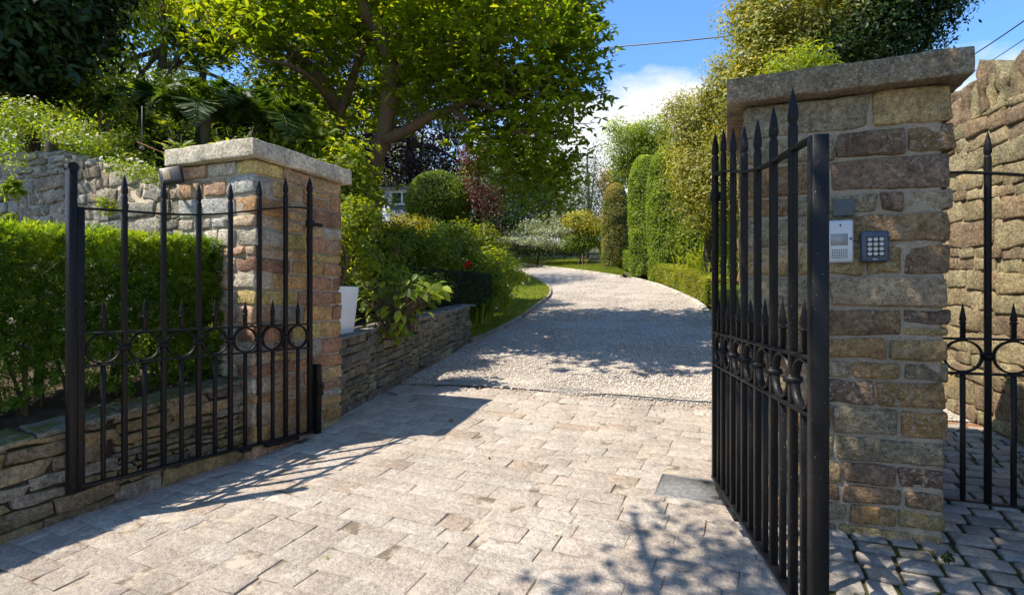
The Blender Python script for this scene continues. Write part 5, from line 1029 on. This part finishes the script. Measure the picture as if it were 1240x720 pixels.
# limbs of a tree that overhangs the gateway from behind the camera: its shade dapples the right pillar
tree('overhanging_tree', 'broad leaved tree overhanging the gateway on the right', (-1.6, -2.6, -0.7), (-1.0, -0.6, 4.6),
     [(x - 0.6, y - 0.18, z, a, b, c) for x, y, z, a, b, c in ((0.1, 2.6, 5.2, 1.15, 0.55, 0.4), (0.75, 2.15, 5.1, 0.9, 0.75, 0.4), (0.35, 1.2, 5.3, 1.0, 0.7, 0.4), (1.2, 1.5, 5.6, 1.0, 0.7, 0.4), (-0.25, 1.9, 4.9, 0.45, 0.4, 0.3), (-0.6, 0.6, 5.2, 0.8, 0.6, 0.4), (-1.5, 1.85, 5.2, 0.5, 0.35, 0.25), (-1.8, 1.35, 5.2, 0.7, 0.4, 0.3), (-1.60, 2.35, 5.0, 0.30, 0.14, 0.1))], 1100, 12, 0.14, 0.11, L_['magnolia'], 0.16, gap=0.12, gs=2.0)

# ------------------------------------------------------------------ small things
# edging stones
M['edge'] = m_stone('edging_stone', 0.3)
def edging(name, line, w, h, L1, pal, lift, mat, side=0.0):
    P = smooth_line(line, 300, 1); S = np.r_[0, np.cumsum(np.linalg.norm(np.diff(P, axis=0), axis=1))]; mb = MB(); s = 0
    while s < S[-1]:
        l1 = L1 * rng.uniform(0.8, 1.2); m = min(s + l1 / 2, S[-1]); x, y = np.interp(m, S, P[:, 0]), np.interp(m, S, P[:, 1]); a = np.array([np.interp(m + 0.05, S, P[:, i]) - np.interp(m - 0.05, S, P[:, i]) for i in (0, 1)]); a /= np.linalg.norm(a); nn = np.array([a[1], -a[0]])
        sl = float(H(x + a[0] * .1, y + a[1] * .1) - H(x - a[0] * .1, y - a[1] * .1)) / 0.2; ax = np.array([a[0], a[1], sl]); ax /= np.linalg.norm(ax)
        stone(mb, (x + nn[0] * side, y + nn[1] * side, float(H(x, y)) + lift), (l1 - 0.012, w, h), np.array([ax, [nn[0], nn[1], 0], Z3]), pick(pal), r=0.012, amp=0.004, res=0.08, skew=0.03); s += l1
    return tag(mb.build(name, mat), kind='structure')
edging('lawn_kerb', lk, 0.07, 0.16, 0.5, [(0.34, 0.29, 0.23), (0.30, 0.24, 0.18)], 0.01, M['edge'])
edging('island_kerb', ia, 0.12, 0.10, 0.4, [(0.46, 0.41, 0.34)], 0.02, M['edge'])
edging('gravel_kerb', [tuple(p) for p in gpx((766, 338), (783, 342), (803, 348.5), (825, 358), (847, 369), (864, 389), (882, 404), (905, 427))] , 0.12, 0.12, 0.28, [(0.44, 0.39, 0.32), (0.50, 0.45, 0.38)], 0.015, M['edge'])
# channel drain between paving and gravel
r = thing('channel_drain', 'narrow metal channel drain between the stone paving and the gravel', 'drain', (*BE(0, 5.69), float(H(*BE(0, 5.69)))), math.atan2(BD[1], BD[0]))
M['galv'] = m_plain('galvanised_steel', (0.17, 0.17, 0.17), 0.65, 0.4, 0.35, 40, 0.0, 0.3); M['rust'] = m_plain('rusty_steel', (0.22, 0.10, 0.05), 0.8, 0.2, 0.3, 30); M['pit'] = m_plain('drain_pit', (0.02, 0.018, 0.015), 0.95, 0.05)
slb = -(GN[0] * BD[0] + GN[1] * BD[1]) / GN[2]; sle = -(GN[0] * ED[0] + GN[1] * ED[1]) / GN[2]
def sheared(mb):        # local x,y,z -> follow the slope of the ground
    for V in mb.V: V[:, 2] += V[:, 0] * slb + V[:, 1] * sle
    return mb
for k in range(9):
    x0 = -2.95 + k * 0.7; mb = MB(); box(mb, (x0, -0.065, -0.02), (x0 + 0.69, -0.048, 0.010)); box(mb, (x0, 0.048, -0.02), (x0 + 0.69, 0.065, 0.010))
    for j in range(28): box(mb, (x0 + j * 0.0246 + 0.002, -0.048, -0.012), (x0 + j * 0.0246 + 0.014, 0.048, 0.006))
    o = sheared(mb).build('grating', M['rust'] if k == 6 else M['galv'], r, False, True)
    if k == 6: o['label'] = 'rusty brown grating'
mb = MB(); box(mb, (-2.95, -0.064, -0.05), (3.35, 0.064, -0.022)); sheared(mb).build('channel', M['pit'], r, False, True)
# inspection cover set in the paving
cv = G(838, 592); r = thing('inspection_cover', 'recessed grey inspection cover set flush in the paving near the right gate', 'drain cover', cv, math.atan2(BD[1], BD[0]))
mb = MB(); w, d = 0.215, 0.165
for lo, hi in (((-w, -d, -0.02), (w, -d + 0.012, 0.0085)), ((-w, d - 0.012, -0.02), (w, d, 0.0085)), ((-w, -d + 0.012, -0.02), (-w + 0.012, d - 0.012, 0.0085)), ((w - 0.012, -d + 0.012, -0.02), (w, d - 0.012, 0.0085))): box(mb, lo, hi)
sheared(mb).build('frame', M['galv'], r, False, True)
mb = MB(); box(mb, (-w + 0.012, -d + 0.012, -0.02), (w - 0.012, d - 0.012, 0.0065)); sheared(mb).build('cover_plate', m_plain('grey_mortar_infill', (0.15, 0.15, 0.145), 0.9, 0.15, 0.35, 30, 0.006), r, False, True)
# wall mounted flood light
p = np.array([*UC(3.12, -4.26), 2.215]); r = thing('flood_light', 'small black flood light on the front edge of the left pillar', 'flood light', p, 0.35)
M['blk'] = m_plain('black_plastic', (0.012, 0.012, 0.013), 0.4, 0.5); M['lens'] = m_plain('frosted_lens', (0.24, 0.19, 0.11), 0.4, 0.3)
mb = MB(); box(mb, (-0.085, -0.03, -0.075), (0.085, 0.03, 0.075)); o = mb.build('housing', M['blk'], r, False, True); bevel(o, 0.018, 3); o.rotation_euler = (-0.35, -0.25, 0)
mb = MB(); box(mb, (-0.055, -0.034, -0.05), (0.0, -0.028, 0.05)); o = mb.build('lens', M['lens'], r, False, True); bevel(o, 0.002); o.rotation_euler = (-0.35, -0.25, 0)
mb = MB(); tube(mb, [(0.0, 0.03, -0.02), (0.0, 0.07, -0.06), (0.0, 0.13, -0.06)], 0.014, 8); mb.build('bracket', M['blk'], r, True, True)
# thin rod aerial standing by the pillar cap
p = Wp(172, 179, 5.2); r = thing('thin_metal_rod', 'thin upright metal rod on a small arm beside the left pillar cap', 'rod', (p[0], p[1], p[2] - 0.1))
mb = MB(); tube(mb, [p, p + [0, 0, 0.40]], 0.003, 6); lathe(mb, p[0], p[1], [(p[2] - 0.012, 0.02), (p[2], 0.022), (p[2] + 0.012, 0.008)]); mb.build('rod', M['galv'], r); mb = MB(); tube(mb, [p, p + [0.16, -0.3, -0.03], [*UC(3.4, -4.43), 2.40]], 0.004, 6); mb.build('arm', M['rust'], r)
# intercom and keypad on the right pillar
def on_front(c, z, off=0.0): x, y = UC(3.377 - off, c); return (x, y, z)
ra = math.atan2(DA[1], DA[0])
M['silver'] = m_plain('silver_plastic', (0.42, 0.44, 0.46), 0.35, 0.5, 0.05, 10, 0, 0.3); M['navy'] = m_plain('dark_blue_metal', (0.035, 0.055, 0.085), 0.4, 0.5, 0.25, 25); M['chrome'] = m_plain('chrome_button', (0.30, 0.30, 0.29), 0.3, 0.5, 0, 1, 0, 0.8); M['label'] = m_plain('grey_label', (0.30, 0.31, 0.30), 0.3, 0.5)
r = thing('intercom', 'silver intercom panel with speaker grille on the right pillar', 'intercom', on_front(0.555, 1.507, 0.006), ra)
mb = MB(); box(mb, (-0.062, -0.032, -0.115), (0.062, 0.012, 0.115)); bevel(mb.build('body', M['silver'], r, False, True), 0.012, 4)
mb = MB(); box(mb, (-0.045, -0.0335, -0.022), (0.034, -0.0315, 0.04)); mb.build('name_panel', M['label'], r, False, True)
mb = MB(); mb.add([(0.040, -0.034, 0.012), (0.052, -0.034, 0.022), (0.052, -0.034, 0.002)], [np.array([(0, 1, 2)])]); mb.build('arrow_mark', M['blk'], r, False, True)
mb = MB()
for i in range(9):
    for j in range(6): lathe_y(mb, -0.038 + i * 0.0085, -0.045 - j * 0.0085, 0.0026, 0.0010, 8)
for V in mb.V: V[:, 1] -= 0.0325
mb.build('speaker_grille', M['blk'], r, False, True)
mb = MB(); lathe_y(mb, 0.0, 0.085, 0.005, 0.001); 
for V in mb.V: V[:, 1] -= 0.0325
mb.build('microphone', M['blk'], r, False, True)
r = thing('keypad', 'dark blue entry keypad with round metal buttons right of the intercom', 'keypad', on_front(0.712, 1.473, 0.008), ra)
mb = MB(); box(mb, (-0.062, -0.035, -0.082), (0.062, 0.012, 0.082)); bevel(mb.build('body', M['navy'], r, False, True), 0.012, 3)
mb = MB(); box(mb, (-0.040, -0.0375, -0.052), (0.040, -0.0345, 0.052)); bevel(mb.build('button_plate', M['blk'], r, False, True), 0.002)
mb = MB()
for i in range(3):
    for j in range(4):
        a = np.arange(14) / 14 * 2 * np.pi; lathe_y(mb, -0.026 + i * 0.026, 0.037 - j * 0.025, 0.0082, 0.004, 14)
for V in mb.V: V[:, 1] -= 0.040
bevel(mb.build('buttons', M['chrome'], r, False, True), 0.002)
mb = MB(); box(mb, (-0.012, -0.0365, -0.070), (0.012, -0.035, -0.064)); mb.build('badge', M['silver'], r, False, True)
r = thing('slate_plaque', 'small blank grey slate plaque above the intercom', 'plaque', on_front(0.575, 1.69, 0.004), ra); mb = MB(); box(mb, (-0.05, -0.010, -0.045), (0.05, 0.02, 0.045)); bevel(mb.build('slab', m_plain('slate_slab', (0.075, 0.09, 0.09), 0.6, 0.3, 0.2, 12, 0.003), r, False, True), 0.003)
# overhead cables
def cable(label, A, B, sag, rad):
    A, B = np.array(A), np.array(B); t_ = np.linspace(0, 1, 30)[:, None]; q = A * (1 - t_) + B * t_; q[:, 2] -= (4 * sag * t_ * (1 - t_))[:, 0]
    mb = MB(); tube(mb, q, rad, 5); tag(mb.build('overhead_cable', M['blk']), label, 'cable')
cable('thin black overhead cable crossing the sky to the dark tree', Wp(560, 66, 34), Wp(1000, 30, 22), 0.25, 0.030)
cable('upper overhead cable above the tall golden wall', Wp(1150, 84, 14), Wp(1300, -18, 9), 0.05, 0.014)
cable('lower overhead cable above the tall golden wall', Wp(1150, 104, 14), Wp(1300, 6, 9), 0.05, 0.009)
# fallen leaves on the paving
for k, (a_, b_) in enumerate(((591, 555), (398, 676), (672, 650), (878, 612), (520, 500))):
    p = G(a_, b_) + [0, 0, 0.006]; mb = MB(); leaves(mb, np.repeat(p[None], 1, 0), np.array([[0.1, 0.1, 1.0]]), 0.05 if k == 0 else 0.025, aspect=0.6, detail=1, fold=0.8)
    tag(mb.build('fallen_leaf', L_['burgundy'] if k in (0, 3) else L_['lime'], smooth=False), ['curled brown leaf lying on the paving below the gravel', 'tiny green leaf on the paving at the bottom', 'tiny leaf in the middle of the near paving', 'curled brown leaf beside the right gate foot', 'tiny leaf on the shaded edge of the paving'][k], 'leaf', 'fallen leaves on the paving')
